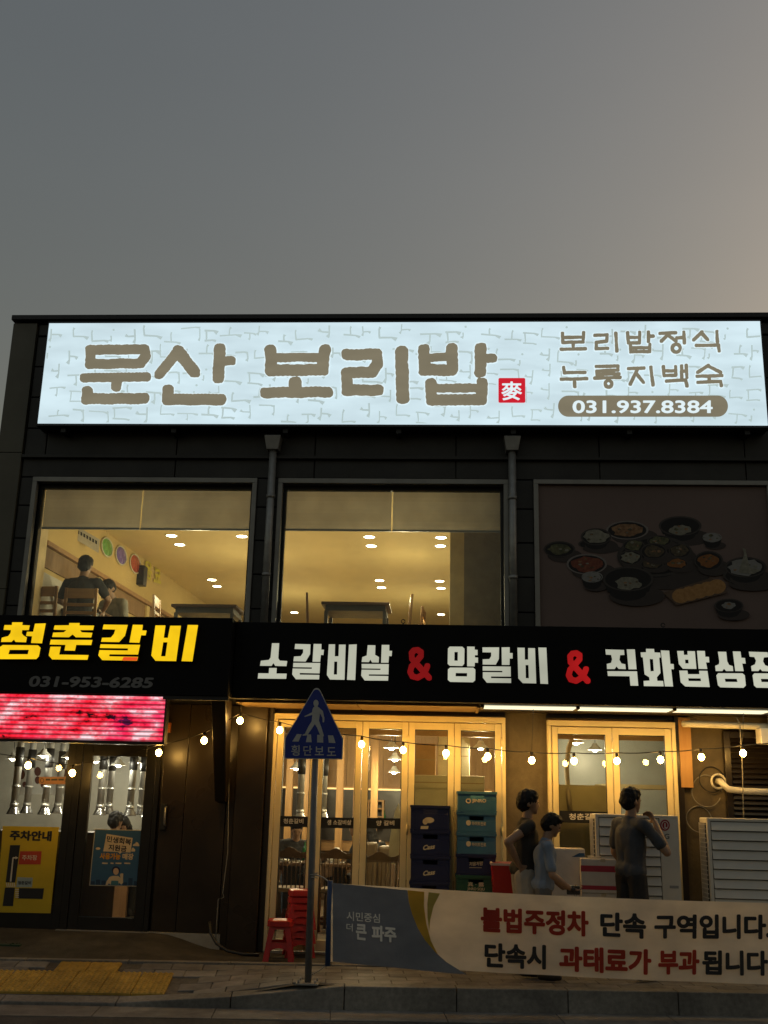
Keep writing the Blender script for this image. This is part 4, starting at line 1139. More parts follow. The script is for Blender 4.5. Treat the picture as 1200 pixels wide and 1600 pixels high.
words('과태료가', CR2, ((618, 388), (1278, 412), (1278, 598), (618, 570)), M_RINK, .045)
words('부과', CR3, ((338, 450), (668, 458), (668, 654), (338, 644)), M_RINK, .045)
words('됩니다', CR3, ((688, 460), (1200, 472), (1200, 668), (688, 654)), M_KINK, .042)
def drape(o):
    bm = bmesh.new(); bm.from_mesh(o.data); bmesh.ops.triangulate(bm, faces=bm.faces[:])
    for it in range(6):
        es = [e for e in bm.edges if e.calc_length() > .09]
        if not es: break
        bmesh.ops.subdivide_edges(bm, edges=es, cuts=1); bmesh.ops.triangulate(bm, faces=bm.faces[:])
    L = (BTR-BTL).length; du = (BTR-BTL).normalized()
    for v in bm.verts:
        w_ = v.co+ORG[bn]; u = (w_-BTL).dot(du); hgt = (BTL.z-w_.z)
        a = .010*math.sin(u*4.6+hgt*2.2)+.007*math.sin(u*9.5-hgt*4.0+1.3)*min(1, hgt*3+.2)+.008*math.exp(-u*1.8)*math.sin(hgt*7-u*4)
        v.co += PBN.n*a
        v.co.z -= .022*math.sin(math.pi*min(1, max(0, u/(L*EXT))))
    bm.to_mesh(o.data); bm.free()
    for p_ in o.data.polygons: p_.use_smooth = (o == cloth)
drape(cloth)
for ch in cloth.children: drape(ch)
rp_ = MB()
rp_.tube([at(518, 1381, 10.0), at(505, 1371, 10.04), at(492, 1366, SGY+.02)], .006, 6)
rp_.tube([at(490, 1364+i*.6, SGY+.05)+Vector((.036*math.cos(i), .036*math.sin(i), 0)) for i in range(14)], .006, 6)
rp_.tube([at(515, 1504, 10.0), at(500, 1516, 10.05), at(486, 1524, SGY+.03)], .005, 6)
rp_.build('rope', mat('rope_cord', (.35, .34, .30), .8), bn)

# ---- string of festoon bulbs
st = thing('string_lights', 'string of warm festoon bulbs sagging along the shop front under the fascia', 'string lights', (-.5, 11.1, 2.0))
STY = 11.55
BULBS = [(44, 1196), (113, 1208), (248, 1176), (319, 1157), (375, 1126), (437, 1141), (565, 1163), (630, 1172), (697, 1177), (762, 1182), (831, 1188), (897, 1189), (964, 1189), (1032, 1187), (1096, 1183), (1161, 1177)]
M_BULB = glow('warm_bulb', (1.0, .54, .12), 130.0)
M_SOCK = mat('bulb_socket', (.02, .015, .01), .5)
def by(px): return 11.35 if px in (375, 319) else STY
pts = []
for i, (px, py) in enumerate(BULBS):
    p = at(px, py, by(px)); bc = p.copy()
    s = MB(); s.lathe([(0, -.036), (.014, -.034), (.028, -.020), (.034, .0), (.030, .016), (.018, .030), (.013, .036), (0, .036)], bc, 14)
    b = s.build('bulb', M_BULB, st)
    t = MB(); t.lathe([(.014, .034), (.016, .036), (.016, .075), (.010, .082), (0, .082)], bc, 10); t.build('socket', M_SOCK, b)
    pts.append(bc+Vector((0, 0, .085)))
c = MB(); full = []
ext = [pts[0]+Vector((-.6, 0, .08))]+pts+[pts[-1]+Vector((.7, 0, .10))]
for a, b in zip(ext[:-1], ext[1:]):
    L = (b-a).length
    for k in range(6):
        t = k/6; full.append(a*(1-t)+b*t-Vector((0, 0, .022*L*4*t*(1-t))))
full.append(ext[-1])
c.tube(full, .0055, 6); c.build('cable', M_CABLE, st)
for px, zt in ((375, SOF), (831, SOF), (1161, SOF+.0)):
    k = [i for i, q in enumerate(BULBS) if q[0] == px][0]
    MB().tube([pts[k], (pts[k].x+.02, pts[k].y-.05, zt)], .003, 5).build('hanger_wire', M_CABLE, st)

# ---- stools
def stool_mesh(round_top=False):
    root = thing('plastic_stool', '', 'stool')
    q = MB(); H = .385; n = 24
    prof = []
    def ring(z, a, sq):       # squarish ring
        out = []
        for k in range(n):
            t = 2*math.pi*k/n+math.pi/n; c_, s_ = math.cos(t), math.sin(t)
            p = 2.0+sq*5
            r = (abs(c_)**p+abs(s_)**p)**(-1/p)
            out.append((a*r*c_, a*r*s_, z))
        return out
    sq = .0 if round_top else .9
    R1 = [ring(H, .06, sq), ring(H, .115, sq), ring(H-.008, .127, sq), ring(H-.055, .131, sq), ring(H-.06, .128, sq), ring(H-.055, .118, sq), ring(H-.02, .11, sq), ring(H-.015, .06, sq)]
    V = [[q.bm.verts.new(p) for p in r] for r in R1]
    for i in range(len(V)-1):
        for k in range(n): q.bm.faces.new((V[i][k], V[i][(k+1) % n], V[i+1][(k+1) % n], V[i+1][k])).smooth = False
    q.bm.faces.new(V[0]); q.bm.faces.new(V[-1][::-1])
    q.build('seat', M_RED, root, shift=False)
    for sx in (-1, 1):
        for sy in (-1, 1):
            lg = MB()
            a, b = .104, .158
            w, t_ = .058, .012
            def L(z): k = 1-z/(H-.05); return a+(b-a)*k
            zt = H-.045
            # L-section leg
            for (ux, uy) in ((1, 0), (0, 1)):
                P = []
                for z, ww in ((0, .060), (zt*.45, .050), (zt, .064)):
                    e = L(z)
                    if ux: P.append([(sx*e, sy*e, z), (sx*(e-ww), sy*e, z), (sx*(e-ww), sy*(e-t_), z), (sx*e, sy*(e-t_), z)])
                    else: P.append([(sx*e, sy*(e-t_*.98), z), (sx*e, sy*(e-ww), z), (sx*(e-t_), sy*(e-ww), z), (sx*(e-t_), sy*(e-t_*.98), z)])
                for A, B in zip(P[:-1], P[1:]):
                    va = [lg.bm.verts.new(p) for p in A]; vb = [lg.bm.verts.new(p) for p in B]
                    for k in range(4): lg.bm.faces.new((va[k], va[(k+1) % 4], vb[(k+1) % 4], vb[k]))
                    lg.bm.faces.new(va); lg.bm.faces.new(vb)
            lg.build('leg', M_RED, root, shift=False)
    # arched aprons and stretchers on four sides
    for k in range(4):
        Mr = Matrix.Rotation(k*math.pi/2, 4, 'Z')
        ap = MB()
        for z0, z1, arch in ((.300, .335, .03), (.125, .175, .07)):
            e0 = .104+(.158-.104)*(1-z0/.335)
            N = 8; va = []
            for i in range(N+1):
                t = -1+2*i/N; x = t*(e0-.004)
                zl = z0-(arch*(t*t))+.0; zh = z1
                e = .104+(.158-.104)*(1-((zl+zh)/2)/.335)-.004
                va.append([ap.bm.verts.new(Mr @ Vector((x, -e, zl))), ap.bm.verts.new(Mr @ Vector((x, -e+(zh-zl)*.16, zh))), ap.bm.verts.new(Mr @ Vector((x, -e+.010, zl))), ap.bm.verts.new(Mr @ Vector((x, -e+.010+(zh-zl)*.16, zh)))])
            for A, B in zip(va[:-1], va[1:]):
                ap.bm.faces.new((A[0], B[0], B[1], A[1])); ap.bm.faces.new((A[2], A[3], B[3], B[2]))
                ap.bm.faces.new((A[0], A[2], B[2], B[0])); ap.bm.faces.new((A[1], B[1], B[3], A[3]))
        ap.build('apron', M_RED, root, shift=False)
    return root
s1 = at(434, 1494, 11.45)
g_st = 'red plastic stools'
spots = [((s1.x+.01, 11.45, .006), .12)]+[((s1.x+.17+.003*(-1)**k, 11.75, .006+.068*k), .22+.03*(-1)**k) for k in range(5)]
rep('plastic_stool', stool_mesh, spots, ['single red plastic stool standing in front of the stool stack', 'bottom red plastic stool of the stack beside the folding doors', 'second red plastic stool from the bottom of the stack', 'middle red plastic stool of the stack of five', 'red plastic stool just below the top of the stack', 'topmost red plastic stool of the stack beside the folding doors'], g_st)

# ---- drink crates
def crate(mt, h):
    root = thing('drink_crate', '', 'crate')
    w, d = .205, .15
    body = MB(); t = .012
    body.box(-w, w, -d, d, 0, .012)
    body.box(-w, -w+t, -d, d, .0125, h); body.box(w-t, w, -d, d, .0125, h); body.box(-w+t, w-t, d-t, d, .0125, h)
    # front wall with a hand hole
    hz0, hz1, hw = h-.085, h-.042, .075
    body.box(-w+t, w-t, -d, -d+t, .0125, hz0); body.box(-w+t, w-t, -d, -d+t, hz1, h)
    body.box(-w+t, -hw, -d, -d+t, hz0, hz1); body.box(hw, w-t, -d, -d+t, hz0, hz1)
    b = body.build('shell', mt, root, bevel=.003, shift=False)
    rim = MB()
    for (z0, z1, e) in ((h-.026, h, .008), (h-.036, h-.031, .005), (0, .012, .006)):
        rim.box(-w-e, w+e, -d-e, -d, z0, z1); rim.box(-w-e, -w, -d, d, z0, z1); rim.box(w, w+e, -d, d, z0, z1)
    for x in (-w*.72, w*.72): rim.box(x-.006, x+.006, -d-.006, -d, .03, h-.045)
    rim.build('rim', mt, root, shift=False)
    return root
M_NAVY = mat('navy_crate', (.006, .010, .055), .45, var=.1); M_TEAL = mat('teal_crate', (.050, .155, .225), .45, var=.1); M_GREENC = mat('green_crate', (.015, .085, .035), .45, var=.1)
M_CPRINT = mat('crate_print', (.72, .58, .33), .6, var=.05, bump=0)
CY = 11.66
xl, xr = (at(643, 1330, CY).x+at(701, 1330, CY).x)/2, (at(713, 1310, CY).x+at(774, 1310, CY).x)/2
def stack(ch, x, items):
    z = .012
    for i, (mt, nm, label, dx, rz, marks) in enumerate(items):
        o = crate(mt, ch-.002)
        o.location = (x+dx, CY+.15, z); o.rotation_euler.z = rz
        o['label'] = label; o['group'] = 'stacked drink crates'
        ORG[o] = Vector((x+dx, CY+.15, z))
        yf = CY-.0015-.006
        for (txt, bx, bold, sh) in marks:
            me = embolden(text_mesh(txt, 0, shear=sh), bold*.8) if isinstance(txt, str) else None
            if me:
                xs_ = [v.co.x for v in me.vertices]; ys_ = [v.co.y for v in me.vertices]
                for v in me.vertices:
                    u = (v.co.x-min(xs_))/(max(xs_)-min(xs_)); w_ = (v.co.y-min(ys_))/(max(ys_)-min(ys_))
                    v.co = Vector((bx[0]+(bx[2]-bx[0])*u, -.1525-v.co.z, bx[1]+(bx[3]-bx[1])*w_+(bx[4] if len(bx) > 4 else 0)*u))
            else:
                me = curve_mesh(txt, .001)
                for v in me.vertices: v.co = Vector((v.co.x, -.1525-.0008-v.co.z, v.co.y))
            link('printed_mark', me, M_CPRINT, o)
        z += ch
cass = ('Cass', (-.075, .055, .052, .105, .018), .055, .25)
CN, NB = 'navy', 'stacked drink crates'
stack(.2575, xl, [(M_NAVY, 'a', 'lowest navy beer crate of the left crate column', 0, .0, []), (M_NAVY, 'a', 'second navy beer crate from the ground in the left column', .003, .012, []),
                 (M_NAVY, 'a', 'navy beer crate just above the banner edge in the left column', -.002, -.01, [cass]), (M_NAVY, 'a', 'third navy beer crate from the top in the left column', .003, .01, [cass]),
                 (M_NAVY, 'a', 'navy beer crate directly under the topmost one in the left column', 0, 0, [cass]), (M_NAVY, 'a', 'topmost navy beer crate of the left column with a large worn mark', -.003, -.012,
                 [([ell(-.01, .105, .055, .030, 16)], (), 0, 0), ([ell(-.05, .088, .028, .03, 14)], (), 0, 0), ([[(-.10, .012), (-.02, .014), (-.015, .045), (-.095, .042)]], (), 0, 0)])])
toad = [ell(-.105, .085, .026, .028, 14)]
toad2 = [ell(-.105, .085, .016, .018, 12)]
stack(.2125, xr, [(M_GREENC, 'b', 'lowest green soju crate of the right crate column', 0, 0, []),
                 (M_GREENC, 'b', 'second green soju crate from the ground in the right column', .003, 0.01, []), (M_GREENC, 'b', 'third green soju crate from the ground in the right column', -.003, -.01, []),
                 (M_GREENC, 'b', 'green soju crate with three pale emblems under the navy crate', 0, .01, [('真 · 露', (-.085, .10, .085, .145), .02, 0), ('JINRO SOJU', (-.09, .055, .09, .09), .02, 0)]),
                 (M_NAVY, 'b', 'navy crate between the green and teal crates in the right column', .004, -.012, [('처음처럼', (-.07, .09, .07, .13, .01), .01, .1), ([[(-.07, .072), (.06, .074), (.06, .078), (-.07, .076)]], (), 0, 0)]),
                 (M_TEAL, 'b', 'lowest of three teal soju crates in the right column', .006, .014, [([ell(-.085, .10, .026, .028, 14)], (), 0, 0), ('하이트진로', (-.05, .075, .10, .115), .02, 0)]),
                 (M_TEAL, 'b', 'middle of three teal soju crates in the right column', .008, -.006, [([ell(-.085, .10, .026, .028, 14)], (), 0, 0), ('하이트진로', (-.05, .075, .10, .115), .02, 0)]),
                 (M_TEAL, 'b', 'topmost teal soju crate with large capital lettering in the right column', .012, .02, [([ell(-.095, .112, .028, .026, 14), ell(-.095, .112, .017, .015, 12)], (), 0, 0), ('JINRO', (-.055, .09, .095, .135), .04, 0)])])

# ---- red shopping basket / bin beside the crates
rb = at(790, 1395, 11.55)
bk = thing('plastic_basket', 'red plastic basket with a pale rim beside the crates', 'basket', (rb.x, 11.55, .55))
q = MB(); x, z0, z1 = rb.x, .55, at(790, 1349, 11.55).z
q.hexa([(x-.12, 11.42, z0), (x+.12, 11.42, z0), (x+.12, 11.68, z0), (x-.12, 11.68, z0), (x-.15, 11.38, z1), (x+.15, 11.38, z1), (x+.15, 11.72, z1), (x-.15, 11.72, z1)])
q.build('tub', M_RED, bk, bevel=.012)
q = MB()
for k in range(5):
    zz = z0+.06+k*.055; e = .122+.03*((zz-z0)/(z1-z0)); q.box(x-e-.004, x+e+.004, 11.415-.03*((zz-z0)/(z1-z0)), 11.43, zz, zz+.018)
q.build('rib', M_RED, bk)
q = MB(); q.box(x-.158, x+.158, 11.372, 11.392, z1-.014, z1+.010); q.box(x-.158, x+.158, 11.708, 11.728, z1-.014, z1+.010); q.box(x-.158, x-.138, 11.392, 11.708, z1-.014, z1+.010); q.box(x+.138, x+.158, 11.392, 11.708, z1-.014, z1+.010)
q.build('rim', mat('pale_rim', (.6, .45, .38), .5), bk)
part('basket_stand', M_BLACK, bk, x-.11, x+.11, 11.44, 11.68, .01, .549)

# ---- air-conditioner outdoor units
M_AC = mat('ac_housing', (.60, .57, .49), .45, var=.06, scale=3); M_AC2 = mat('ac_louvre', (.58, .56, .50), .45, var=.05)
def ac(x0, x1, yf, yb, z0, z1, xp, label, logo):
    o = thing('outdoor_unit', label, 'air conditioner', ((x0+x1)/2, (yf+yb)/2, z0), group='air conditioner outdoor units')
    part('housing', M_AC, o, x0, x1, yf+.03, yb, z0, z1, bevel=.012)
    fr_ = MB(); t = .035
    fr_.box(x0, x1, yf, yf+.03, z1-.03, z1); fr_.box(x0, x1, yf, yf+.03, z0, z0+.04); fr_.box(x0, x0+t, yf, yf+.03, z0+.04, z1-.03)
    fr_.box(xp, x1, yf, yf+.03, z0+.04, z1-.03)
    fr_.build('front_frame', M_AC, o, bevel=.004)
    part('grille_back', M_BLACK, o, x0+t, xp, yf+.026, yf+.0295, z0+.04, z1-.03)
    n_ = int(round((z1-z0-.07)/.094)); hs = (z1-z0-.07)/n_
    for k in range(n_):
        za = z0+.04+k*hs
        MB().hexa([(x0+t+.006, yf-.014, za+.003), (xp-.006, yf-.014, za+.003), (xp-.006, yf+.004, za+.001), (x0+t+.006, yf+.004, za+.001),
                   (x0+t+.006, yf+.012, za+hs-.007), (xp-.006, yf+.012, za+hs-.007), (xp-.006, yf+.024, za+hs-.005), (x0+t+.006, yf+.024, za+hs-.005)]).build('louvre', M_AC2, o, bevel=.004)
    # side coil guard: square wire grid
    gd = MB(); y = yf+.05
    part('coil', M_BLACK, o, x0-.004, x0+.001, yf+.05, yb-.04, z0+.05, z1-.05)
    for k in range(int((z1-z0-.1)/.045)+1): gd.box(x0-.016, x0-.0045, yf+.05, yb-.04, z0+.05+k*.045, z0+.058+k*.045)
    for k in range(int((yb-yf-.09)/.045)+1): gd.box(x0-.022, x0-.0165, yf+.05+k*.045, yf+.057+k*.045, z0+.05, z1-.05)
    gd.build('coil_guard', M_AC, o)
    for xx in (x0+.08, x1-.16): part('foot', M_BLACK, o, xx, xx+.08, yf+.04, yb-.02, .004, z0)
    if logo:
        p = FY(yf)
        C6_ = Crop(980, 1080, .2126)
        plate('emblem', [ell(277, 985, 36, 42, 24)], p, mat('emblem_red', (.28, .02, .03), .5, bump=0), o, .002, .003, C6_)
        plate('emblem_mark', [ell(277, 985, 25, 30, 20), ell(277, 985, 21, 26, 20)], p, M_WHITEP, o, .001, .0045, C6_)
        plate('emblem_mark', [[(274, 970), (280, 970), (280, 1000), (292, 1000), (292, 1005), (274, 1005)]], p, M_WHITEP, o, .001, .0045, C6_)
        lettering('lettering', 'LG', box_quad(247, 1048, 310, 1086), p, mat('logo_grey', (.10, .10, .10), .5, bump=0), o, .02, .002, C6_)
        plate('rating_plate', [[(312, 1428), (378, 1430), (378, 1450), (312, 1448)]], p, mat('plate_grey', (.25, .25, .24), .5), o, .001, .003, C6_)
    return o
A = 11.42
x0 = at(930, 1280, A).x; x1 = at(1060, 1290, A).x; xp = at(1031, 1300, A).x
ac(x0, x1, A, A+.34, .12, at(990, 1273, A).z, xp, 'white outdoor air conditioner unit with red emblem behind the standing man', True)
x0b = at(1105, 1290, A).x
ac(x0b, x0b+1.02, A, A+.34, .12, at(1150, 1279, A).z, x0b+.80, 'white outdoor air conditioner unit under the brown shutter at the far right', False)

# ---- cartons by the unit
def carton(name, label, x0, x1, y0, y1, z0, z1, m_, stripes=(), lid=True):
    o = thing(name, label, 'box', ((x0+x1)/2, (y0+y1)/2, z0))
    part('carton', m_, o, x0, x1, y0, y1, z0, z1, bevel=.006)
    for (a, b, mm) in stripes: part('printed_band', mm, o, x0-.001, x1+.001, y0-.0015, y0-.0003, z0+(z1-z0)*a, z0+(z1-z0)*b)
    if lid: part('tape', mat('box_tape', (.5, .42, .28), .3), o, (x0+x1)/2-.025, (x0+x1)/2+.025, y0-.0012, y1, z1-.03, z1+.0012)
    return o
M_WBOX = mat('white_carton', (.60, .54, .46), .7, var=.08); M_RBAND = mat('red_band_print', (.40, .03, .05), .6)
xa, xb = at(908, 1370, 11.35).x, at(962, 1370, 11.35).x
zt = at(930, 1342, 11.35).z
carton('carton', 'upper white carton with two dark red printed bands beside the standing man', xa, xb+.1, 11.35, 11.6, zt-.33, zt, M_WBOX, ((.62, .80, M_RBAND), (.1, .22, M_RBAND)))
carton('carton', 'lower white carton under the red-banded carton', xa, xb+.1, 11.36, 11.62, zt-.66, zt-.332, M_WBOX)
carton('carton', 'bottom white carton standing on the ground under the banded cartons', xa-.01, xb+.11, 11.35, 11.63, .01, zt-.662, M_WBOX)
xc, xd = at(862, 1370, 11.45).x, at(915, 1370, 11.45).x
o = carton('foam_box', 'tall white foam box with a blue mark behind the phone-holding person', xc, xd, 11.45, 11.7, .01, at(890, 1326, 11.45).z, mat('white_foam', (.66, .60, .52), .8), lid=False)
plate('blue_mark', [[(893, 1339), (905, 1333), (913, 1333), (914, 1339)]], FY(11.45), mat('blue_print', (.02, .08, .18), .6), o, .001, .002)
q = MB(); q.lathe([(.06, 0), (.075, .018), (.078, .02), (.06, .006), (0, .006)], ((xa+xb)/2-.02, 11.47, zt+.002), 18)
tag(q.build('paper_plate', M_WHITEP), 'white plate lying on the red-banded carton', 'plate')

# ---- things on the right-hand wall
q = MB(); p0, p1 = at(1066, 1135, 11.98), at(1082, 1231, 11.98)
pk = MB(); pk.box(at(1062, 1180, 11.98).x, at(1081, 1180, 11.98).x, 11.97, 12.055, p1.z, 2.56)
tag(pk.build('timber_plank', wood('raw_plank', (.46, .26, .09), (.34, .17, .05), .5), bevel=.004), 'raw timber plank fixed upright on the concrete wall by the folding window', 'plank')
sh = thing('shutter', 'dark brown louvred shutter in the right-hand concrete wall', 'shutter', (3.7, 12.0, 0))
sx0 = at(1133, 1200, 12.0).x
fr2 = frame4(MB(), sx0, 5.0, .3, 2.42, 11.99, 12.055, .07, .07, .07, .07).build('frame', M_BROWN_D, sh, bevel=.005)
z = .38
while z < 2.33:
    MB().hexa([(sx0+.075, 12.0, z), (4.925, 12.0, z), (4.925, 12.02, z), (sx0+.075, 12.02, z), (sx0+.075, 12.035, z+.05), (4.925, 12.035, z+.05), (4.925, 12.052, z+.05), (sx0+.075, 12.052, z+.05)]).build('slat', M_BROWN_D, sh)
    z += .055
wpz = at(1130, 1135, 11.85).z
q = MB(); q.tube([at(1067, 1131, 11.9), at(1075, 1131, 11.86), (4.9, 11.85, wpz-.02)], .036, 12)
tag(q.build('water_pipe', M_PIPE), 'white horizontal pipe running under the canopy at the right', 'pipe')
pi = thing('insulated_pipe', 'bent pale insulated pipe leaving a hole in the concrete wall by the shutter', 'pipe', (3.3, 11.9, 1.8))
ph = at(1122, 1221, 12.02)
q = MB(); q.tube([ph, ph+Vector((0, -.10, .0)), at(1128, 1224, 11.83), at(1138, 1233, 11.80), at(1160, 1236, 11.8), (4.2, 11.8, at(1190, 1236, 11.8).z-.02)], .034, 12); q.build('pipe', M_PIPE, pi)
q = MB(); q.tube([ph+Vector((.075*math.cos(a), -.012, .075*math.sin(a))) for a in [i*2*math.pi/24 for i in range(25)]], .012, 8); q.build('collar', M_PIPE, pi)
lf = thing('wall_lamp_box', 'white box fitting hanging under the canopy at the far right', 'fitting', (3.45, 11.8, 2.3))
p = at(1195, 1150, 11.8)
part('case', M_WHITEP, lf, p.x-.07, p.x+.25, 11.7, 11.9, p.z-.09, p.z+.08, bevel=.01)
q = MB(); q.tube([(p.x+.05, 11.8, p.z+.08), (p.x+.05, 11.8, SOF)], .008, 6); q.build('stem', M_GALV, lf)
for i, (cx, cy, r, lb) in enumerate(((1104, 1236, .16, 'large grey cable loop hanging on the concrete wall'), (1112, 1218, .13, 'thin dark cable loop above the large one on the concrete wall'), (1092, 1280, .13, 'lowest grey cable loop beside the outdoor unit'))):
    c0 = at(cx, cy, 12.04); q = MB()
    q.tube([c0+Vector((r*math.cos(a)*(1+.05*math.sin(2*a+i)), -.004+.01*math.sin(a), r*1.05*math.sin(a))) for a in [k*2*math.pi/30 for k in range(30 if i else 29)]], .006, 6)
    tag(q.build('cable_loop', M_GREYC if i != 1 else M_CABLE), lb, 'cable')
c0 = at(1156, 1132, 11.75); q = MB()
q.tube([at(1150, 1120, 11.7), at(1156, 1131, 11.7), at(1157, 1150, 11.72), at(1160, 1200, 11.75), at(1161, 1240, 11.76), at(1162, 1278, 11.74)], .006, 6)
tag(q.build('extension_cable', M_GREYC), 'thin pale cable hanging down to the right outdoor unit', 'cable')
# loose cables at the pillar on the left
q = MB(); q.tube([at(343, 1110, 11.5), at(352, 1130, 11.6), at(356, 1160, 11.7), at(348, 1185, 11.8), at(358, 1200, 11.83), at(357, 1260, 11.84), at(356, 1330, 11.84), at(348, 1395, 11.84), at(350, 1402, 11.84), at(341, 1405, 11.84), at(338, 1450, 11.84), at(337, 1470, 11.84)], .005, 6)
tag(q.build('loose_cable', M_GREYC), 'thin grey cable running down the brown pillar', 'cable')
q = MB(); q.tube([at(328, 1440, 11.8), at(329, 1458, 11.75), at(338, 1474, 11.7), at(355, 1486, 11.65), at(380, 1491, 11.6), at(405, 1492, 11.6)], .016, 8)
tag(q.build('hose', M_CABLE), 'thick black hose curling along the foot of the brown pillar', 'hose')

# ---- posters on the shop front
ys = thing('parking_poster', 'yellow parking directions poster on the shop window', 'poster', (-4.6, 11.98, .4))
PYW = FY(11.985); CYP = Crop(0, 1280, .1)
M_YP = mat('poster_yellow', (.50, .37, .012), .6, var=.06, bump=0); M_YK = mat('poster_black', (.012, .012, .014), .6, bump=0)
plate('sheet', [[(45, 105), (925, 125), (790, 1470), (-60, 1455)]], PYW, M_YP, ys, .002, .002, CYP)
lettering('lettering', '주차안내', ((158, 172), (815, 185), (800, 345), (145, 330)), PYW, M_YK, ys, .05, .004, CYP)
for poly, mm in (([(160, 405), (318, 405), (240, 990), (90, 985)], M_YK), ([(80, 1068), (235, 1070), (205, 1358), (42, 1355)], M_YK), ([(300, 1075), (690, 1080), (668, 1246), (282, 1238)], M_YK),
                 ([(318, 500), (652, 500), (636, 706), (290, 706)], mat('poster_red', (.42, .045, .02), .6, bump=0)), ([(275, 905), (515, 915), (500, 1062), (255, 1062)], mat('poster_paleblue', (.28, .36, .38), .6, bump=0))):
    plate('printed_block', [poly], PYW, mm, ys, .0004, .0036, CYP)
M_PW = mat('poster_white', (.6, .56, .46), .6, bump=0)
plate('printed_arrow', [[(155, 975), (195, 610), (205, 592), (245, 592), (245, 580), (290, 603), (245, 626), (245, 612), (215, 615), (180, 975)]], PYW, M_PW, ys, .0004, .0042, CYP)
for k in range(5): plate('printed_stripe', [[(95+k*30, 992), (110+k*30, 992), (125+k*30, 1062), (108+k*30, 1062)]], PYW, M_PW, ys, .0004, .0042, CYP)
for k in range(5): plate('printed_stripe', [[(240, 1090+k*30), (298, 1092+k*30), (296, 1106+k*30), (238, 1104+k*30)]], PYW, M_PW, ys, .0004, .0042, CYP)
lettering('lettering', '주차장', box_quad(345, 560, 580, 640), PYW, M_PW, ys, .015, .0044, CYP)
lettering('lettering', '청춘갈비', box_quad(280, 965, 485, 1022), PYW, M_YK, ys, .03, .0044, CYP)
bp_ = thing('blue_poster', 'blue poster with a cartoon worker on the glass shop door', 'poster', (-3.68, 11.99, .6))
PBP = FY(12.015); CBP = Crop(130, 1280, .091667)
plate('sheet', [[(195, 165), (1018, 185), (957, 1148), (103, 1132)]], PBP, mat('poster_edge', (.40, .36, .27), .6, bump=0), bp_, .002, .002, CBP)
plate('printed_ground', [[(208, 180), (1005, 199), (944, 1134), (118, 1118)]], PBP, mat('poster_blue', (.028, .095, .19), .55, var=.1, scale=3, bump=0), bp_, .0004, .0030, CBP)
M_PC = mat('poster_cream', (.58, .47, .30), .6, bump=0); M_PO = mat('poster_amber', (.55, .27, .015), .6, bump=0); M_PK = mat('poster_ink', (.012, .012, .02), .6, bump=0)
for poly in ([(400, 250), (845, 320), (808, 568), (660, 562), (628, 592), (595, 560), (342, 548)], ell(255, 500, 40, 22, 14), [(845, 455), (865, 420), (890, 415), (905, 385), (935, 400), (960, 440), (955, 460)], [(815, 550), (830, 500), (850, 480), (890, 520), (880, 552)]):
    plate('printed_shape', [poly], PBP, M_PC, bp_, .0003, .0036, CBP)
lettering('lettering', '민생회복', ((408, 280), (825, 340), (808, 445), (398, 385)), PBP, M_PK, bp_, .03, .0044, CBP)
lettering('lettering', '지원금', ((435, 425), (745, 455), (735, 560), (428, 530)), PBP, M_PK, bp_, .03, .0044, CBP)
lettering('lettering', '사용가능', ((288, 572), (640, 580), (632, 690), (280, 680)), PBP, M_PO, bp_, .045, .0044, CBP)
lettering('lettering', '매장', ((672, 580), (862, 584), (855, 694), (665, 690)), PBP, M_PC, bp_, .045, .0044, CBP)
for a, b in ((325, 420), (470, 520), (555, 655), (705, 805)): plate('small_print', [[(a, 738), (b, 742), (b-2, 764), (a-2, 760)]], PBP, M_PC, bp_, .0003, .0036, CBP)
rg = random.Random(3)
for k in range(9):
    xx = 130+k*92; hh = rg.uniform(40, 130)
    if 400 < xx < 680: continue
    plate('printed_tower', [[(xx, 1118-hh), (xx+70, 1118-hh), (xx+66, 1118+k*2), (xx-4, 1118+k*2)]], PBP, mat('poster_navy', (.008, .035, .085), .6, bump=0), bp_, .0003, .0034, CBP)
M_PH = mat('poster_hair', (.006, .012, .05), .6, bump=0); M_PS = mat('poster_skin', (.56, .38, .24), .6, bump=0)
plate('printed_hair', [ell(560, 870, 72, 68, 20)], PBP, M_PH, bp_, .0003, .0037, CBP)
plate('printed_body', [[(500, 965), (600, 965), (640, 1000), (625, 950), (640, 925), (685, 925), (680, 1000), (682, 1080), (650, 1118), (610, 1080), (605, 1120), (470, 1118), (440, 1090), (420, 1120), (382, 1120), (400, 1060), (450, 985)]], PBP, M_PC, bp_, .0003, .0037, CBP)
plate('printed_face', [ell(560, 890, 48, 58, 20)], PBP, M_PS, bp_, .0003, .0042, CBP)
plate('printed_apron', [[(482, 1045), (600, 1050), (605, 1122), (468, 1118)]], PBP, mat('poster_teal', (.05, .17, .21), .6, bump=0), bp_, .0003, .0044, CBP)
nt = thing('door_notice', 'small brown oblong notice stuck on the upper shop window', 'notice', (-4.5, 12.0, 1.8))
CN_ = Crop(0, 1120, .22491)
plate('sheet', [rrect(272, 418, 486, 468, 12)], FY(12.015), mat('notice_brown', (.26, .13, .07), .6), nt, .002, .002, CN_)
for a_, b_ in ((318, 350), (356, 400), (406, 444)): plate('small_print', [[(a_, 430), (b_, 430), (b_, 443), (a_, 443)]], FY(12.015), M_PK, nt, .0004, .003, CN_)
plate('printed_ring', [ell(293, 443, 14, 16, 16), ell(293, 443, 10, 12, 16)], FY(12.015), M_PK, nt, .0004, .003, CN_)
plate('printed_ring', [ell(465, 443, 14, 16, 16), ell(465, 443, 10, 12, 16)], FY(12.015), M_PK, nt, .0004, .003, CN_)
q = MB(); q.box(-5.9, -4.35, 11.35, 11.62, .05, .075)
for k in range(160): q.box(*(lambda x, y: (x, x+.012, y, y+.012))(random.uniform(-5.8, -4.37), random.uniform(11.36, 11.6)), .076, .085)
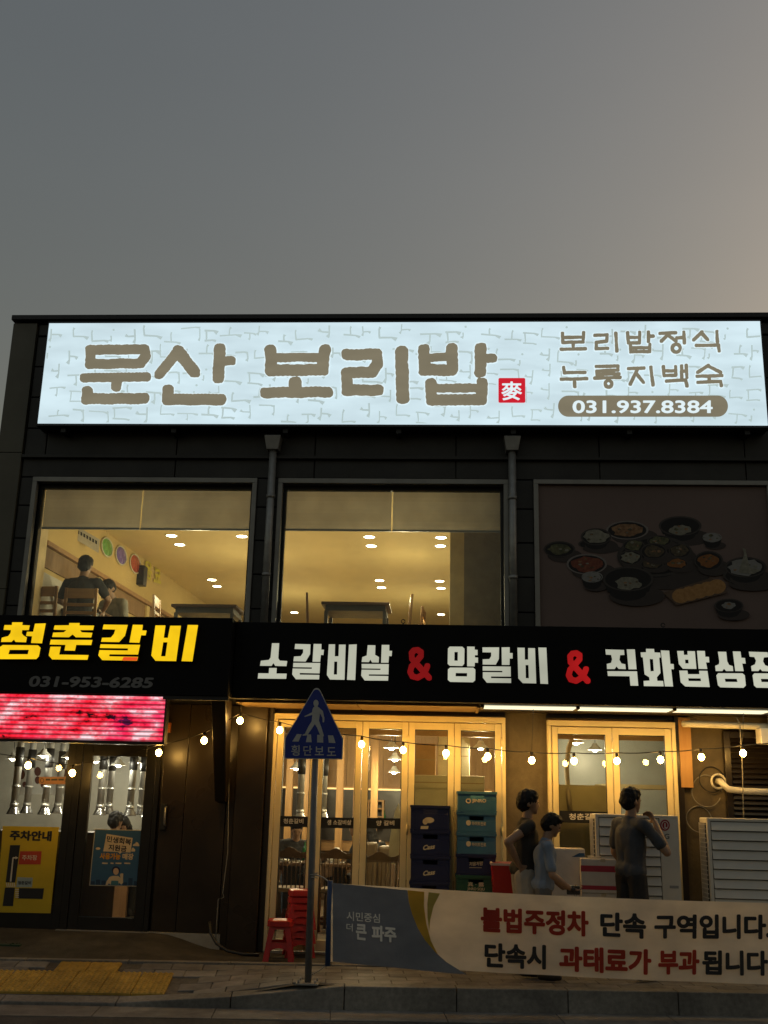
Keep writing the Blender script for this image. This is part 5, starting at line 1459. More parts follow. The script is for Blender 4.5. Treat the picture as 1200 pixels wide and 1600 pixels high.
tag(q.build('door_mat', mat('green_mat', (.02, .05, .025), .9)), 'dull green mat on the ramp before the shop window', 'mat')
# ================================================================== PEOPLE
_b = bmesh.new(); bmesh.ops.create_icosphere(_b, subdivisions=2, radius=1.0); ICO = [v.co.copy() for v in _b.verts]; _b.free()
def soft_mesh(shapes, voxel, smooth=5, wob=0.0, wscale=9.0):
    """one continuous skin grown over tapered limbs and rounded volumes"""
    bm = bmesh.new()
    for s in shapes:
        if s[0] == 'cap':
            _, p0, r0, p1, r1 = s
            q = [bm.verts.new(p0+u*r0) for u in ICO]+[bm.verts.new(p1+u*r1) for u in ICO]
            bmesh.ops.convex_hull(bm, input=q)
            for v in q:
                if v.is_valid and not v.link_faces: bm.verts.remove(v)
        else:
            _, c, rad, Mx = s
            bmesh.ops.create_icosphere(bm, subdivisions=3, radius=1.0, matrix=Matrix.Translation(c) @ (Mx or Matrix.Identity(4)) @ Matrix.Diagonal((*rad, 1)))
    me = bpy.data.meshes.new('soft'); bm.to_mesh(me); bm.free()
    ob = bpy.data.objects.new('soft', me)
    md = ob.modifiers.new('r', 'REMESH'); md.mode = 'VOXEL'; md.voxel_size = voxel; md.use_smooth_shade = True
    if smooth:
        sm = ob.modifiers.new('s', 'SMOOTH'); sm.factor = .5; sm.iterations = smooth
    out = baked(ob)
    bpy.data.objects.remove(ob); bpy.data.meshes.remove(me)
    if wob:
        ns = [v.normal.copy() for v in out.vertices]
        for v, n in zip(out.vertices, ns):
            v.co += n*wob*(mnoise.noise(v.co*wscale)+.5*mnoise.noise(Vector((v.co.x*2, v.co.y*2, v.co.z*.8))*wscale*1.7))
    for p in out.polygons: p.use_smooth = True
    return out
V3 = lambda *a: Vector(a)
def cap(a, ra, b, rb): return ('cap', Vector(a), ra, Vector(b), rb)
def hand(W, d, nrm, side, curl=.5, s=1.0):
    """palm, four unequal curled fingers and a thumb leaving the side of the palm"""
    d = Vector(d).normalized(); n = Vector(nrm).normalized(); n = (n-d*n.dot(d)).normalized(); t = d.cross(n)*side
    out = []
    for k in (-1.5, -.5, .5, 1.5): out.append(cap(W+d*.012*s, .017*s, W+d*.085*s+t*k*.019*s, .0125*s))
    for k, L in ((-1.5, .058), (-.5, .072), (.5, .078), (1.5, .068)):
        b = W+d*.088*s+t*k*.020*s
        d1 = (d*math.cos(curl)+n*math.sin(curl)); d2 = (d*math.cos(curl*2.2)+n*math.sin(curl*2.2))
        m_ = b+d1*L*.55*s
        out += [cap(b, .0100*s, m_, .0092*s), cap(m_, .0092*s, m_+d2*L*.5*s, .0080*s)]
    b = W+d*.028*s+t*.030*s; m_ = b+(d*.6+t*.75+n*.25).normalized()*.040*s
    out += [cap(b, .0135*s, m_, .0115*s), cap(m_, .0115*s, m_+(d*.85+t*.25+n*.4).normalized()*.030*s, .0092*s)]
    return out
def person(label, loc, rz, height=1.74, seated=False, lean=0.0, head=(0, 0, 0), arms=None, legs=None, shirt=None, trousers=None,
           hair='short', voxel=.010, sleeve=.55, shorts=1.0, hips=1.0, wide=1.0, shoes=True, group=None, belly=1.0):
    k = height/1.74
    root = thing('person', label, 'person', loc, rz, group)
    P = V3(0, 0, .52 if seated else .93)
    LM = Matrix.Rotation(lean, 3, 'Y')
    def U(x, y, z): return P + LM @ V3(x, y, z-.93)
    HM = Euler((head[0], head[1], head[2])).to_matrix(); NP = V3(.02, 0, 1.52)
    def Hd(x, y, z): return U(*(NP + HM @ (V3(x, y, z)-NP)))
    RH = (LM @ HM).to_4x4(); RU = LM.to_4x4()
    sk = [cap(U(0, 0, 1.42), .062, Hd(.015, 0, 1.56), .052),
          ('e', Hd(.018, 0, 1.640), (.098, .078, .103), RH), ('e', Hd(.050, 0, 1.578), (.064, .054, .062), RH), ('e', Hd(.055, 0, 1.612), (.058, .062, .06), RH),
          cap(Hd(.108, 0, 1.632), .009, Hd(.121, 0, 1.602), .0135), cap(Hd(.098, -.018, 1.566), .010, Hd(.098, .018, 1.566), .010), cap(Hd(.100, 0, 1.545), .012, Hd(.092, 0, 1.535), .02)]
    for s in (-1, 1): sk += [('e', Hd(.0, s*.078, 1.612), (.021, .011, .031), RH), cap(Hd(.094, s*.018, 1.648), .009, Hd(.084, s*.048, 1.650), .009)]
    torso = [('e', U(0, 0, .96), (.095, .138, .12), RU), ('e', U(.008, 0, 1.10), (.085, .120, .15), RU), ('e', U(0, 0, 1.27), (.100, .145, .155), RU)]
    sk += torso + [cap(U(0, -.15, 1.405), .058, U(0, .15, 1.405), .058)]
    A = {1: ((.0, .185, 1.40), (-.02, .24, 1.13), (.05, .22, .90)), -1: ((.0, -.185, 1.40), (-.02, -.24, 1.13), (.05, -.22, .90))}
    hd = {1: ((.15, 0, -1), (0, -1, 0), .45), -1: ((.15, 0, -1), (0, 1, 0), .45)}
    for s, a in (arms or {}).items():
        A[s] = a[0]
        if len(a) > 1: hd[s] = a[1]
    sl = []
    for s in (-1, 1):
        S, E_, W = [U(*q) for q in A[s]]
        sk += [cap(S, .052, E_, .040), cap(E_, .041, E_.lerp(W, .35), .041), cap(E_.lerp(W, .35), .041, W, .027)]
        sk += hand(W, hd[s][0], hd[s][1], s, hd[s][2], 1.0)
        sl.append(cap(S, .066, S.lerp(E_, sleeve), .060 if sleeve < .9 else .05))
        if sleeve >= .9: sl.append(cap(E_, .052, E_.lerp(W, .85), .040))
        sl.append(cap(U(0, s*.06, 1.40), .07, S, .064))
    if seated: Lg = {s: ((0, s*.095, .50), (.42, s*.12, .50), (.40, s*.12, .085)) for s in (-1, 1)}
    else: Lg = {s: ((0, s*.09, .92), (.015, s*.10, .50), (-.01, s*.105, .085)) for s in (-1, 1)}
    if legs: Lg.update(legs)
    tr = [('e', (P+V3(0, 0, .03)), (.112*hips, .152, .125), None)]
    shs = []
    for s in (-1, 1):
        a, b, c = [Vector(q) for q in Lg[s]]
        sk += [cap(a, .086, b, .056), cap(b, .056, b.lerp(c, .3), .056), cap(b.lerp(c, .3), .056, c, .036), cap(c-V3(.03, 0, .045), .034, c+V3(.15, 0, -.055), .026)]
        if shorts >= 1: tr += [cap(a, .094*wide, b, .080*wide), cap(b, .080*wide, c+V3(0, 0, .02), .062*wide)]
        else: tr += [cap(a, .094, a.lerp(b, shorts), .098)]
        shs.append(soft_mesh([cap(c-V3(.035, 0, .040), .043, c+V3(.08, 0, -.048), .040), cap(c+V3(.08, 0, -.048), .040, c+V3(.165, 0, -.055), .030), cap(c-V3(.03, 0, .0), .042, c-V3(.03, 0, .04), .045)], .012, 3))
    def sc(me):
        for v in me.vertices: v.co *= k
        return me
    link('body', sc(soft_mesh(sk, voxel, 3)), M_SKIN, root)
    for s in (-1, 1):
        e = MB(); e.ball(Hd(.1035, s*.031, 1.632)*k, .0105*k, 1); e.build('eye', M_EYE, root, shift=False)
    sh = [('e', U(0, 0, .975), (.134*hips, .178, .105), RU), ('e', U(0, 0, 1.27), (.128, .172, .165), RU), cap(U(.0, 0, 1.38), .09, U(.0, 0, 1.445), .066)]
    for s in (-1, 1): sh.append(cap(U(.0, s*.062, 1.31), .112, U(.01*belly, s*.058, 1.0), .108*(1+(hips-1)*.5)))
    link('shirt', sc(soft_mesh(sh+sl, voxel*1.15, 6, .013, 7.0)), shirt, root)
    link('trousers', sc(soft_mesh(tr, voxel*1.3, 4, .006)), trousers, root)
    if shoes:
        for m_ in shs: link('shoe', sc(m_), M_SHOE, root)
    hs = [('e', Hd(.000, 0, 1.662), (.106, .090, .102), RH), ('e', Hd(-.025, 0, 1.625), (.088, .086, .095), RH), ('e', Hd(.045, 0, 1.705), (.070, .080, .052), RH)]
    if hair == 'bowl': hs += [('e', Hd(.062, 0, 1.690), (.056, .078, .040), RH), ('e', Hd(-.01, 0, 1.64), (.085, .094, .075), RH), ('e', Hd(-.05, 0, 1.60), (.055, .075, .06), RH)]
    if hair == 'long': hs += [('e', Hd(-.03, 0, 1.56), (.075, .095, .15), RH), ('e', Hd(-.05, 0, 1.46), (.055, .09, .14), RH), ('e', Hd(.0, 0, 1.64), (.08, .094, .09), RH)]
    link('hair', sc(soft_mesh(hs, voxel, 2, .010, 26)), M_HAIR, root)
    return root
def cloth(name, c): return mat(name, c, .85, var=.12, scale=9, bump=.08, bscale=70)
GY = .012
# pedestrians behind the banner
Z = lambda px, py, Y: at(px, py, Y)
p = at(820, 1400, 10.95)
person('standing person with bowl-cut black hair, dark top and pale trousers, hand on hip', (p.x, 10.95, GY), .10, 1.71, lean=.05,
       arms={-1: (((.0, -.19, 1.40), (-.23, -.30, 1.24), (-.09, -.185, 1.02)), ((.8, .25, -.35), (0, 1, 0), .35)), 1: (((.0, .185, 1.40), (-.02, .25, 1.14), (.10, .22, .93)),)},
       shirt=cloth('dark_top', (.022, .020, .017)), trousers=cloth('pale_trousers', (.30, .27, .22)), hair='bowl', voxel=.0085, sleeve=.30, hips=1.18, wide=1.3)
p = at(851, 1400, 10.75)
person('shorter person in a pale blue shirt looking down at a dark phone', (p.x-.02, 10.75, GY), .05, 1.50, lean=.10, head=(0, .30, 0),
       arms={-1: (((.0, -.19, 1.39), (.06, -.24, 1.10), (.27, -.17, .985)), ((.9, .15, -.25), (0, .2, 1), .55)), 1: (((.0, .185, 1.39), (.05, .25, 1.12), (.25, .16, .96)), ((.9, -.15, -.1), (0, 0, 1), .5))},
       shirt=cloth('pale_blue_shirt', (.17, .21, .27)), trousers=cloth('grey_trousers', (.10, .10, .10)), hair='short', voxel=.0085, sleeve=.75)
q = thing('mobile_phone', 'dark mobile phone with a strap held by the person in pale blue', 'phone', at(897, 1390, 10.62))
b = at(897, 1390, 10.62)
part('case', M_BLACK, q, b.x-.07, b.x+.055, b.y-.012, b.y+.012, b.z-.045, b.z+.035, bevel=.008)
MB().lathe([(.022, 0), (.022, .014), (.016, .018), (0, .018)], (0, 0, 0), 14, Matrix.Translation((b.x-.01, b.y-.012, b.z)) @ Matrix.Rotation(math.pi/2, 4, 'X')).build('lens', M_EYE, q)
MB().tube([(b.x+.0, b.y, b.z-.045), (b.x+.015, b.y, b.z-.07), (b.x+.025, b.y, b.z-.045)], .003, 6).build('strap', M_GREYC, q)
p = at(984, 1400, 10.95)
person('man in a dark grey t-shirt and black shorts raising a hand to his mouth', (p.x+.02, 10.95, GY), .55, 1.755, lean=.03,
       arms={-1: (((.0, -.195, 1.40), (.16, -.33, 1.16), (.20, -.13, 1.43)), ((-.05, .55, .75), (-1, .3, 0), .7)), 1: (((.0, .19, 1.40), (.02, .26, 1.13), (.16, .20, .95)),)},
       shirt=cloth('dark_grey_shirt', (.048, .052, .060)), trousers=cloth('black_shorts', (.012, .012, .013)), hair='short', voxel=.0085, sleeve=.70, shorts=.85, belly=1.1)

# ================================================================== UPPER ROOM
M_DL = glow('downlight_lens', (1.0, .86, .58), 26.0)
DLP = [(268, 837), (281, 851), (378, 838), (331, 906), (339, 916), (577, 839), (580, 853), (689, 840), (688, 853), (593, 907), (596, 918), (687, 908), (689, 919), (460, 957), (689, 960)]
def dl():
    o = thing('downlight', '', 'light')
    MB().lathe([(.075, 0), (.085, -.004), (.10, -.006), (.10, 0)], (0, 0, 0), 20).build('trim_ring', M_WHITEP, o, shift=False)
    MB().lathe([(0, -.003), (.075, -.003)], (0, 0, 0), 20).build('lens', M_DL, o, shift=False)
    return o
dlab = ['front ceiling downlight of the left pair in the left upper window', 'rear ceiling downlight of the left pair in the left upper window', 'ceiling downlight at the right edge of the left upper window',
        'front downlight of the lower pair in the left upper window', 'rear downlight of the lower pair in the left upper window', 'front downlight of the top middle pair in the middle upper window',
        'rear downlight of the top middle pair in the middle upper window', 'front downlight of the top right pair in the middle upper window', 'rear downlight of the top right pair in the middle upper window',
        'front downlight of the centre pair in the middle upper window', 'rear downlight of the centre pair in the middle upper window', 'front downlight of the right-hand middle pair by the pillar',
        'rear downlight of the right-hand middle pair by the pillar', 'farthest downlight at the lower left of the middle upper window', 'farthest downlight at the lower right of the middle upper window']
sp = []
for q in DLP:
    p = at_z(*q, C2-.002)
    sp.append(((p.x, min(p.y, BACK-.5), C2-.002), 0))
rep('downlight', dl, sp, dlab, 'ceiling downlights of the upper room')
for i, (x, y) in enumerate(((-3.4, 13.8), (-3.2, 16.2), (-3.0, 19.5), (-.6, 13.8), (-.5, 16.2), (-.4, 19.5), (-4.0, 12.65), (-.7, 12.65))):  # unseen fill points in mid-air, added to brighten the upper room evenly
    ld = bpy.data.lights.new('upper_room_fill', 'POINT'); ld.energy = 37 if y > 13 else 8; ld.color = (1, .87, .52); ld.shadow_soft_size = .12  # weaker pair by the window is added fill with no fitting above it
    lo = bpy.data.objects.new('upper_room_fill', ld); COL.objects.link(lo); lo.location = (x, y, C2-1.15)

def chair2():
    o = thing('wooden_chair', '', 'chair')
    w = .19
    for sx in (-1, 1):
        MB().hexa([(sx*w-.018, -.20, 0), (sx*w+.018, -.20, 0), (sx*w+.018, -.165, 0), (sx*w-.018, -.165, 0), (sx*w-.018, -.255, .87), (sx*w+.018, -.255, .87), (sx*w+.018, -.225, .87), (sx*w-.018, -.225, .87)]).build('back_leg', M_WOOD, o, bevel=.004, shift=False)
        part('front_leg', M_WOOD, o, sx*w-.018, sx*w+.018, .16, .195, 0, .43, .004, False)
    part('seat', M_WOODX, o, -.21, .21, -.20, .21, .43, .465, .01, False)
    for z0, z1 in ((.74, .865), (.64, .68), (.54, .58)):
        yy = -.19-.055*(z0/.87)
        part('back_rail', M_WOODX, o, -w+.02, w-.02, yy-.012, yy+.010, z0, z1, .004, False)
    return o
def cpos(px, py, Y): p = at(px, py, Y); return (p.x, Y, F2)
rep('wooden_chair', chair2, [((at(130, 945, 12.85).x, 12.95, F2), .04), ((at(73, 945, 12.75).x, 12.85, F2), -.1), ((at(281, 950, 13.0).x-.15, 13.3, F2), -1.5), ((at(372, 950, 13.0).x+.05, 13.3, F2), 1.6),
      ((at(509, 950, 12.9).x-.02, 13.05, F2), -1.45), ((at(606, 950, 12.9).x+.05, 13.0, F2), 1.65), ((at(615, 950, 13.6).x+.15, 13.9, F2), 1.5)],
    ['wooden chair the man in black sits on, by the left upper window', 'empty wooden chair at the left end of the left upper window', 'wooden chair at the left of the empty table in the left upper window', 'wooden chair at the right of the empty table in the left upper window',
     'wooden chair at the left of the table in the middle upper window', 'front wooden chair right of the table in the middle upper window', 'rear wooden chair right of the table in the middle upper window'], 'upper room wooden chairs')
def table2():
    o = thing('dining_table', '', 'table')
    part('table_top', M_WOODDX, o, -.42, .42, -.33, .33, .70, .735, .006, False)
    part('table_apron', mat('grey_table_frame', (.10, .10, .09), .5), o, -.37, .37, -.28, .28, .63, .70, .0, False)
    for sx in (-1, 1):
        for sy in (-1, 1): part('table_leg', mat('grey_table_frame', (.1, .1, .09), .5), o, sx*.36-.022, sx*.36+.022, sy*.27-.022, sy*.27+.022, 0, .63, .003, False)
    return o
xt1, xt2 = at(322, 945, 13.1).x, at(558, 945, 12.95).x
rep('dining_table', table2, [((xt1, 13.3, F2), 0), ((xt2, 13.0, F2), 0), ((at(115, 940, 13.6).x, 13.75, F2), 0)],
    ['empty dining table with grey frame in the left upper window', 'empty dining table with grey frame in the middle upper window', 'dining table the two seated men share in the left upper window'], 'upper room dining tables')
xm_ = at(126, 900, 12.95).x
person('seated man in a black t-shirt seen from behind in the left upper window', (xm_, 12.98, F2), 1.52, 1.78, True, lean=.12,
       arms={-1: (((.0, -.19, 1.40), (.10, -.33, 1.20), (.30, -.20, 1.12)),), 1: (((.0, .19, 1.40), (.12, .32, 1.19), (.30, .16, 1.14)),)},
       shirt=cloth('black_tshirt', (.012, .012, .013)), trousers=cloth('dark_jeans', (.03, .035, .05)), voxel=.011, sleeve=.72)
xn_ = at(176, 930, 14.05).x
person('seated man in a grey shirt bending over the table in the left upper window', (xn_+.05, 14.30, F2), -2.0, 1.70, True, lean=.35, head=(0, .35, 0),
       arms={-1: (((.0, -.19, 1.40), (.12, -.27, 1.16), (.30, -.12, 1.14)), ((1, .3, 0), (0, 0, -1), .4)), 1: (((.0, .19, 1.40), (.12, .27, 1.16), (.30, .12, 1.16)), ((1, -.3, 0), (0, 0, -1), .4))},
       shirt=cloth('grey_shirt', (.20, .19, .16)), trousers=cloth('dark_trousers', (.03, .03, .03)), voxel=.011, sleeve=.75)
# coloured discs, lettering and screen on the header of the side wall
PW_ = Plane((lw(14)+.012, 14, 0), (1, -.03, 0))
def header_disc(cx, cy, r, m_, label):
    p = PW_(cx, cy); o = thing('wall_disc', label, 'decoration', p, group='coloured round lamps on the header')
    n = PW_.n; ex = V3(-n.y, n.x, 0); q = MB(); N = 28
    q.lathe([(0, .020), (r*.6, .018), (r*.92, .006), (r, 0)], (0, 0, 0), N, Matrix.Translation(p) @ Matrix(((ex.x*1.8, 0, n.x, 0), (ex.y*1.8, 0, n.y, 0), (0, 1, 0, 0), (0, 0, 0, 1))))
    q.build('disc', m_, o)
    q = MB(); q.tube([p+ex*(r*1.87*math.cos(a))+V3(0, 0, r*1.04*math.sin(a))+n*.004 for a in [i*2*math.pi/N for i in range(N+1)]], .012, 6); q.build('rim', mat('pale_rim_paint', (.6, .58, .42), .5), o)
for (cx, cy, c, lb) in ((167, 855, (.12, .34, .06), 'green round disc on the timber header in the left upper window'), (189, 868, (.16, .11, .40), 'violet round disc on the timber header in the left upper window'), (211, 881, (.40, .07, .035), 'red round disc on the timber header in the left upper window')):
    p = PW_(cx, cy); header_disc(cx, cy, .0105*p.y*.82, mat('disc_%d' % cx, c, .25, var=.15, scale=4), lb)
M_YT = mat('yellow_letter_film', (.60, .52, .04), .5, bump=0)
o = thing('wall_lettering', 'yellow mirrored letters on the header beside the red disc', 'lettering', PW_(240, 895))
lettering('letter', '음', ((238, 880), (226, 874), (225, 899), (237, 909)), PW_, M_YT, o, .03, .008)
lettering('letter', '료', ((251, 882), (242, 880), (240, 909), (252, 913)), PW_, M_YT, o, .03, .008)
p = PW_(218, 900); o = thing('wall_phone', 'small black device mounted on the wall below the red disc', 'device', p)
part('device_case', M_BLACK, o, p.x-.02, p.x+.10, p.y-.10, p.y+.10, p.z-.16, p.z+.16, bevel=.01)
part('device_screen', mat('dark_screen', (.02, .025, .03), .15), o, p.x-.01, p.x+.09, p.y-.104, p.y-.1005, p.z-.08, p.z+.12)
p = at(133, 842, 13.9); o = thing('paper_notice', 'whitish paper notice with printing hanging near the ceiling in the left upper window', 'notice', p)
PN_ = Plane(p, (.75, -.66, 0))
plate('sheet', [[(118, 821), (156, 843), (154, 864), (117, 842)]], PN_, mat('notice_paper', (.50, .46, .38), .7), o, .003, 0)
for k in range(7): plate('printed_line', [[(121+k*4.6, 828+k*2.6), (124+k*4.6, 829.6+k*2.6), (124+k*4.6, 835+k*2.6), (121+k*4.6, 833.5+k*2.6)]], PN_, M_KINK, o, .0004, .001)
q = MB(); q.tube([at(64, 884, 13.0), at(67, 884, 13.0), at(69, 890, 13.0), at(69, 905, 13.0), at(66, 925, 13.0)], .012, 8)
tag(q.build('shower_hose', mat('grey_hose', (.2, .19, .17), .5)), 'grey bent hose in front of the white panel in the left upper window', 'hose')

# ================================================================== GROUND FLOOR ROOM
def pendant():
    o = thing('pendant_lamp', '', 'lamp')
    MB().lathe([(.022, .09), (.03, .085), (.045, .05), (.098, .006), (.102, 0), (.094, .004), (.04, .045), (.02, .075)], (0, 0, 0), 20).build('shade', M_WHITEP, o, shift=False)
    q = MB(); q.ball((0, 0, .012), .042, 2, (1, 1, .9)); q.build('lamp_bulb', glow('cool_white_bulb', (1.0, .86, .62), 60.0), o, shift=False)
    q = MB(); q.tube([(0, 0, .085), (0, 0, .62)], .005, 6); q.build('cord', M_CABLE, o, shift=False)
    return o
pl = [((612, 1169), 13.3), ((617, 1187), 14.4), ((616, 1207), 15.8), ((463, 1201), 15.2), ((751, 1169), 12.9), ((900, 1161), 13.0), ((68, 1181), 13.6), ((108, 1184), 13.4), ((185, 1196), 14.0), ((930, 1172), 14.4), ((20, 1186), 15.2), ((150, 1190), 15.3), ((212, 1192), 15.0)]  # lamps after the right-hand window pair are extra, added to brighten the shop side
plb = ['nearest of three white pendant lamps in a row behind the third folding leaf', 'middle of three white pendant lamps in a row behind the third folding leaf', 'farthest of three white pendant lamps in a row behind the third folding leaf',
       'white pendant lamp seen left of the crosswalk sign post', 'white pendant lamp above the teal crates', 'bright pendant lamp behind the right-hand folding window', 'left pendant lamp behind the shop window', 'right pendant lamp behind the shop window', 'bright pendant lamp behind the glass shop door', 'fainter pendant lamp deeper behind the right-hand folding window', 'added far-left pendant lamp deep behind the shop window', 'added pendant lamp behind the left edge of the glass shop door', 'added pendant lamp behind the right edge of the glass shop door']
sp = []
for (q, Y) in pl:
    p = at(*q, Y); sp.append(((p.x, Y, min(p.z, GC-.3)), 0))
rep('pendant_lamp', pendant, sp, plb, 'white pendant lamps in the dining room')
for (loc, _) in sp:
    ld = bpy.data.lights.new('pendant_light', 'POINT'); ld.energy = 22 if loc[0] > .9 else 50 if loc[0] > -2.6 else 14; ld.color = (1, .80, .47) if loc[0] > -2.6 else (1, .92, .74); ld.shadow_soft_size = .05
    lo = bpy.data.objects.new('pendant_light', ld); COL.objects.link(lo); lo.location = (loc[0], loc[1], loc[2]-.07)
# exhaust ducts over the grills
M_DUCT = mat('brushed_duct', (.50, .49, .45), .38, .75, var=.1, bump=.02)
def duct():
    o = thing('exhaust_duct', '', 'duct')
    q = MB(); q.tube([(0, 0, .0), (0, 0, 1.32)], .045, 14); q.tube([(0, 0, -.02), (0, 0, .03)], .052, 14); q.tube([(0, 0, .22), (0, 0, .25)], .052, 14); q.build('pipe', M_DUCT, o, shift=False)
    q = MB(); q.tube([(0, 0, .48), (0, 0, .72)], .054, 14); q.build('sleeve', M_BLACK, o, shift=False)
    q = MB(); q.lathe([(.05, -.02), (.085, -.10), (.088, -.105), (.045, -.03)], (0, 0, 0), 18); q.build('hood', M_CHROME, o, shift=False)
    return o
dk = [(470, 14.4), (506, 15.2), (24, 13.5), (44, 14.2), (72, 13.7), (92, 14.6), (110, 15.4), (158, 14.3), (172, 15.0), (205, 14.2), (222, 15.0), (232, 13.6)]
rep('exhaust_duct', duct, [((at(px, 1240, Y).x, Y, 1.42), 0) for px, Y in dk],
    ['chrome and black exhaust duct left of the crosswalk sign post', 'dark exhaust duct right of the crosswalk sign post', 'leftmost chrome exhaust duct behind the shop window', 'second chrome exhaust duct from the left behind the shop window', 'middle chrome exhaust duct behind the shop window',
     'second chrome exhaust duct from the right behind the shop window', 'rightmost chrome exhaust duct behind the shop window', 'leftmost chrome exhaust duct behind the glass shop door', 'second chrome exhaust duct from the left behind the shop door', 'middle chrome exhaust duct behind the glass shop door', 'second chrome exhaust duct from the right behind the shop door', 'rightmost chrome exhaust duct behind the glass shop door'], 'grill exhaust ducts')
def chair1():
    o = thing('spindle_chair', '', 'chair')
    for sx in (-1, 1):
        MB().tube([(sx*.19, -.18, 0), (sx*.19, -.19, .45), (sx*.20, -.25, .88)], .017, 8).build('back_post', M_WOODD, o, shift=False)
        MB().tube([(sx*.18, .18, 0), (sx*.18, .17, .44)], .017, 8).build('front_leg', M_WOODD, o, shift=False)
    part('seat', mat('seat_pad', (.25, .19, .13), .7), o, -.21, .21, -.20, .20, .44, .49, .015, False)
    q = MB(); N = 10; top = []
    for i in range(N+1):
        t = -1+2*i/N; zt = .93+.035*math.cos(t*math.pi*1.5)*(1-abs(t)*.3); x = t*.225
        top.append([(x, -.262, .84), (x, -.240, .84), (x, -.246, zt), (x, -.268, zt)])
    for A_, B_ in zip(top[:-1], top[1:]): q.hexa([A_[0], B_[0], B_[1], A_[1], A_[3], B_[3], B_[2], A_[2]])
    q.build('crest_rail', M_WOODD, o, shift=False)
    for i in range(6):
        x = -.13+.052*i; MB().tube([(x, -.195, .49), (x, -.248, .845)], .008, 6).build('spindle', M_WOODD, o, shift=False)
    return o
rep('spindle_chair', chair1, [((at(452, 1340, 13.3).x, 13.5, GZ), .05), ((at(527, 1345, 13.3).x, 13.5, GZ), -.06), ((at(590, 1365, 12.9).x, 13.0, GZ), .1)],
    ['dark spindle-back chair behind the first folding leaf', 'dark spindle-back chair behind the second folding leaf', 'dark spindle-back chair behind the third folding leaf'], 'spindle-back chairs')
def table1():
    o = thing('grill_table', '', 'table')
    part('table_top', M_WOODDX, o, -.45, .45, -.32, .32, .70, .74, .006, False)
    part('pedestal', M_BLACK, o, -.08, .08, -.08, .08, .04, .70, .0, False); part('foot_plate', M_BLACK, o, -.25, .25, -.22, .22, 0, .04, .0, False)
    MB().lathe([(.15, .742), (.16, .75), (.14, .755), (0, .748)], (0, 0, 0), 20).build('grill', M_CHROME, o, shift=False)
    return o
TB = [(at(455, 1335, 14.2).x, 14.25), (at(530, 1335, 14.2).x, 14.25), (-4.4, 14.9), (-3.45, 14.6)]
rep('grill_table', table1, [((x, y, GZ), 0) for x, y in TB], ['grill table behind the first folding leaf', 'grill table set with dishes behind the second folding leaf', 'grill table behind the shop window', 'grill table behind the glass shop door'], 'grill tables')
M_BOT = mat('green_bottle', (.02, .12, .04), .15); M_DISH = mat('white_dish', (.7, .68, .6), .3)
def bottle():
    q = MB(); q.lathe([(0, 0), (.032, .002), (.033, .13), (.028, .16), (.013, .20), (.012, .235), (.014, .238), (0, .24)], (0, 0, 0), 14)
    return q.build('soju_bottle', M_BOT)
tz = GZ+.742
bl = [(TB[0][0]-.2, 14.05, 'green bottle at the left of the first grill table'), (TB[0][0]+.15, 14.4, 'green bottle at the right of the first grill table'), (TB[1][0]+.22, 14.1, 'green bottle on the second grill table'), (TB[0][0]-.3, 14.3, 'green bottle at the far left corner of the first grill table')]
b0 = bottle()
for i, (x, y, lb) in enumerate(bl):
    o = b0 if i == 0 else copy_tree(b0)
    o.location = (x, y, tz); tag(o, lb, 'bottle', 'green bottles on the grill tables')
def bowl():
    q = MB(); q.lathe([(0, 0), (.035, 0), (.065, .035), (.062, .036), (.033, .008), (0, .008)], (0, 0, 0), 16)
    return q.build('side_dish', M_DISH)
b0 = bowl()
for i, (x, y, lb) in enumerate([(TB[0][0]-.05, 14.0, 'small white dish in the middle of the first grill table'), (TB[0][0]+.28, 14.1, 'small white dish at the right of the first grill table'), (TB[1][0]-.3, 14.05, 'small white dish at the left of the second grill table'), (TB[1][0]-.12, 14.42, 'small white dish at the back of the second grill table'), (TB[1][0]+.32, 14.3, 'small white dish at the right of the second grill table')]):
    o = b0 if i == 0 else copy_tree(b0)
    o.location = (x, y, tz); tag(o, lb, 'dish', 'small white dishes')
q = MB(); q.lathe([(0, 0), (.04, 0), (.042, .16), (.034, .165), (.03, .19), (0, .19)], (TB[1][0]-.02, 14.1, tz), 14)
tag(q.build('water_jug', M_WHITEP), 'pale water jug on the second grill table', 'jug')
dkc = cloth('dark_jacket', (.015, .015, .017))
person('diner in dark clothes leaning over the first grill table', (TB[0][0]-.05, 14.85, GZ), -1.35, 1.68, True, lean=.30, head=(0, .2, 0),
       arms={-1: (((.0, -.19, 1.40), (.14, -.26, 1.18), (.32, -.12, 1.10)), ((1, .2, 0), (0, 0, -1), .4)), 1: (((.0, .19, 1.40), (.14, .26, 1.18), (.32, .14, 1.12)), ((1, -.2, 0), (0, 0, -1), .4))}, shirt=dkc, trousers=cloth('diner_jeans', (.05, .07, .09)), voxel=.012, sleeve=.75)
person('dark-haired diner in profile at the right of the second grill table', (at(568, 1310, 14.3).x, 14.35, GZ), 3.0, 1.70, True, lean=.12,
       arms={-1: (((.0, -.19, 1.40), (.12, -.25, 1.14), (.34, -.12, 1.14)), ((1, .2, .2), (0, 0, -1), .5)), 1: (((.0, .19, 1.40), (.12, .25, 1.14), (.34, .10, 1.18)), ((1, -.2, .3), (0, 0, -1), .5))}, shirt=dkc, trousers=cloth('dark_trousers2', (.02, .02, .02)), voxel=.012, sleeve=.75)
person('long-haired diner in black behind the third folding leaf', (at(584, 1310, 15.3).x, 15.3, GZ), 2.2, 1.64, True, lean=.15, head=(0, .25, 0), shirt=cloth('black_blouse', (.012, .012, .012)), trousers=cloth('dark_trousers3', (.02, .02, .02)), hair='long', voxel=.012, sleeve=.75)
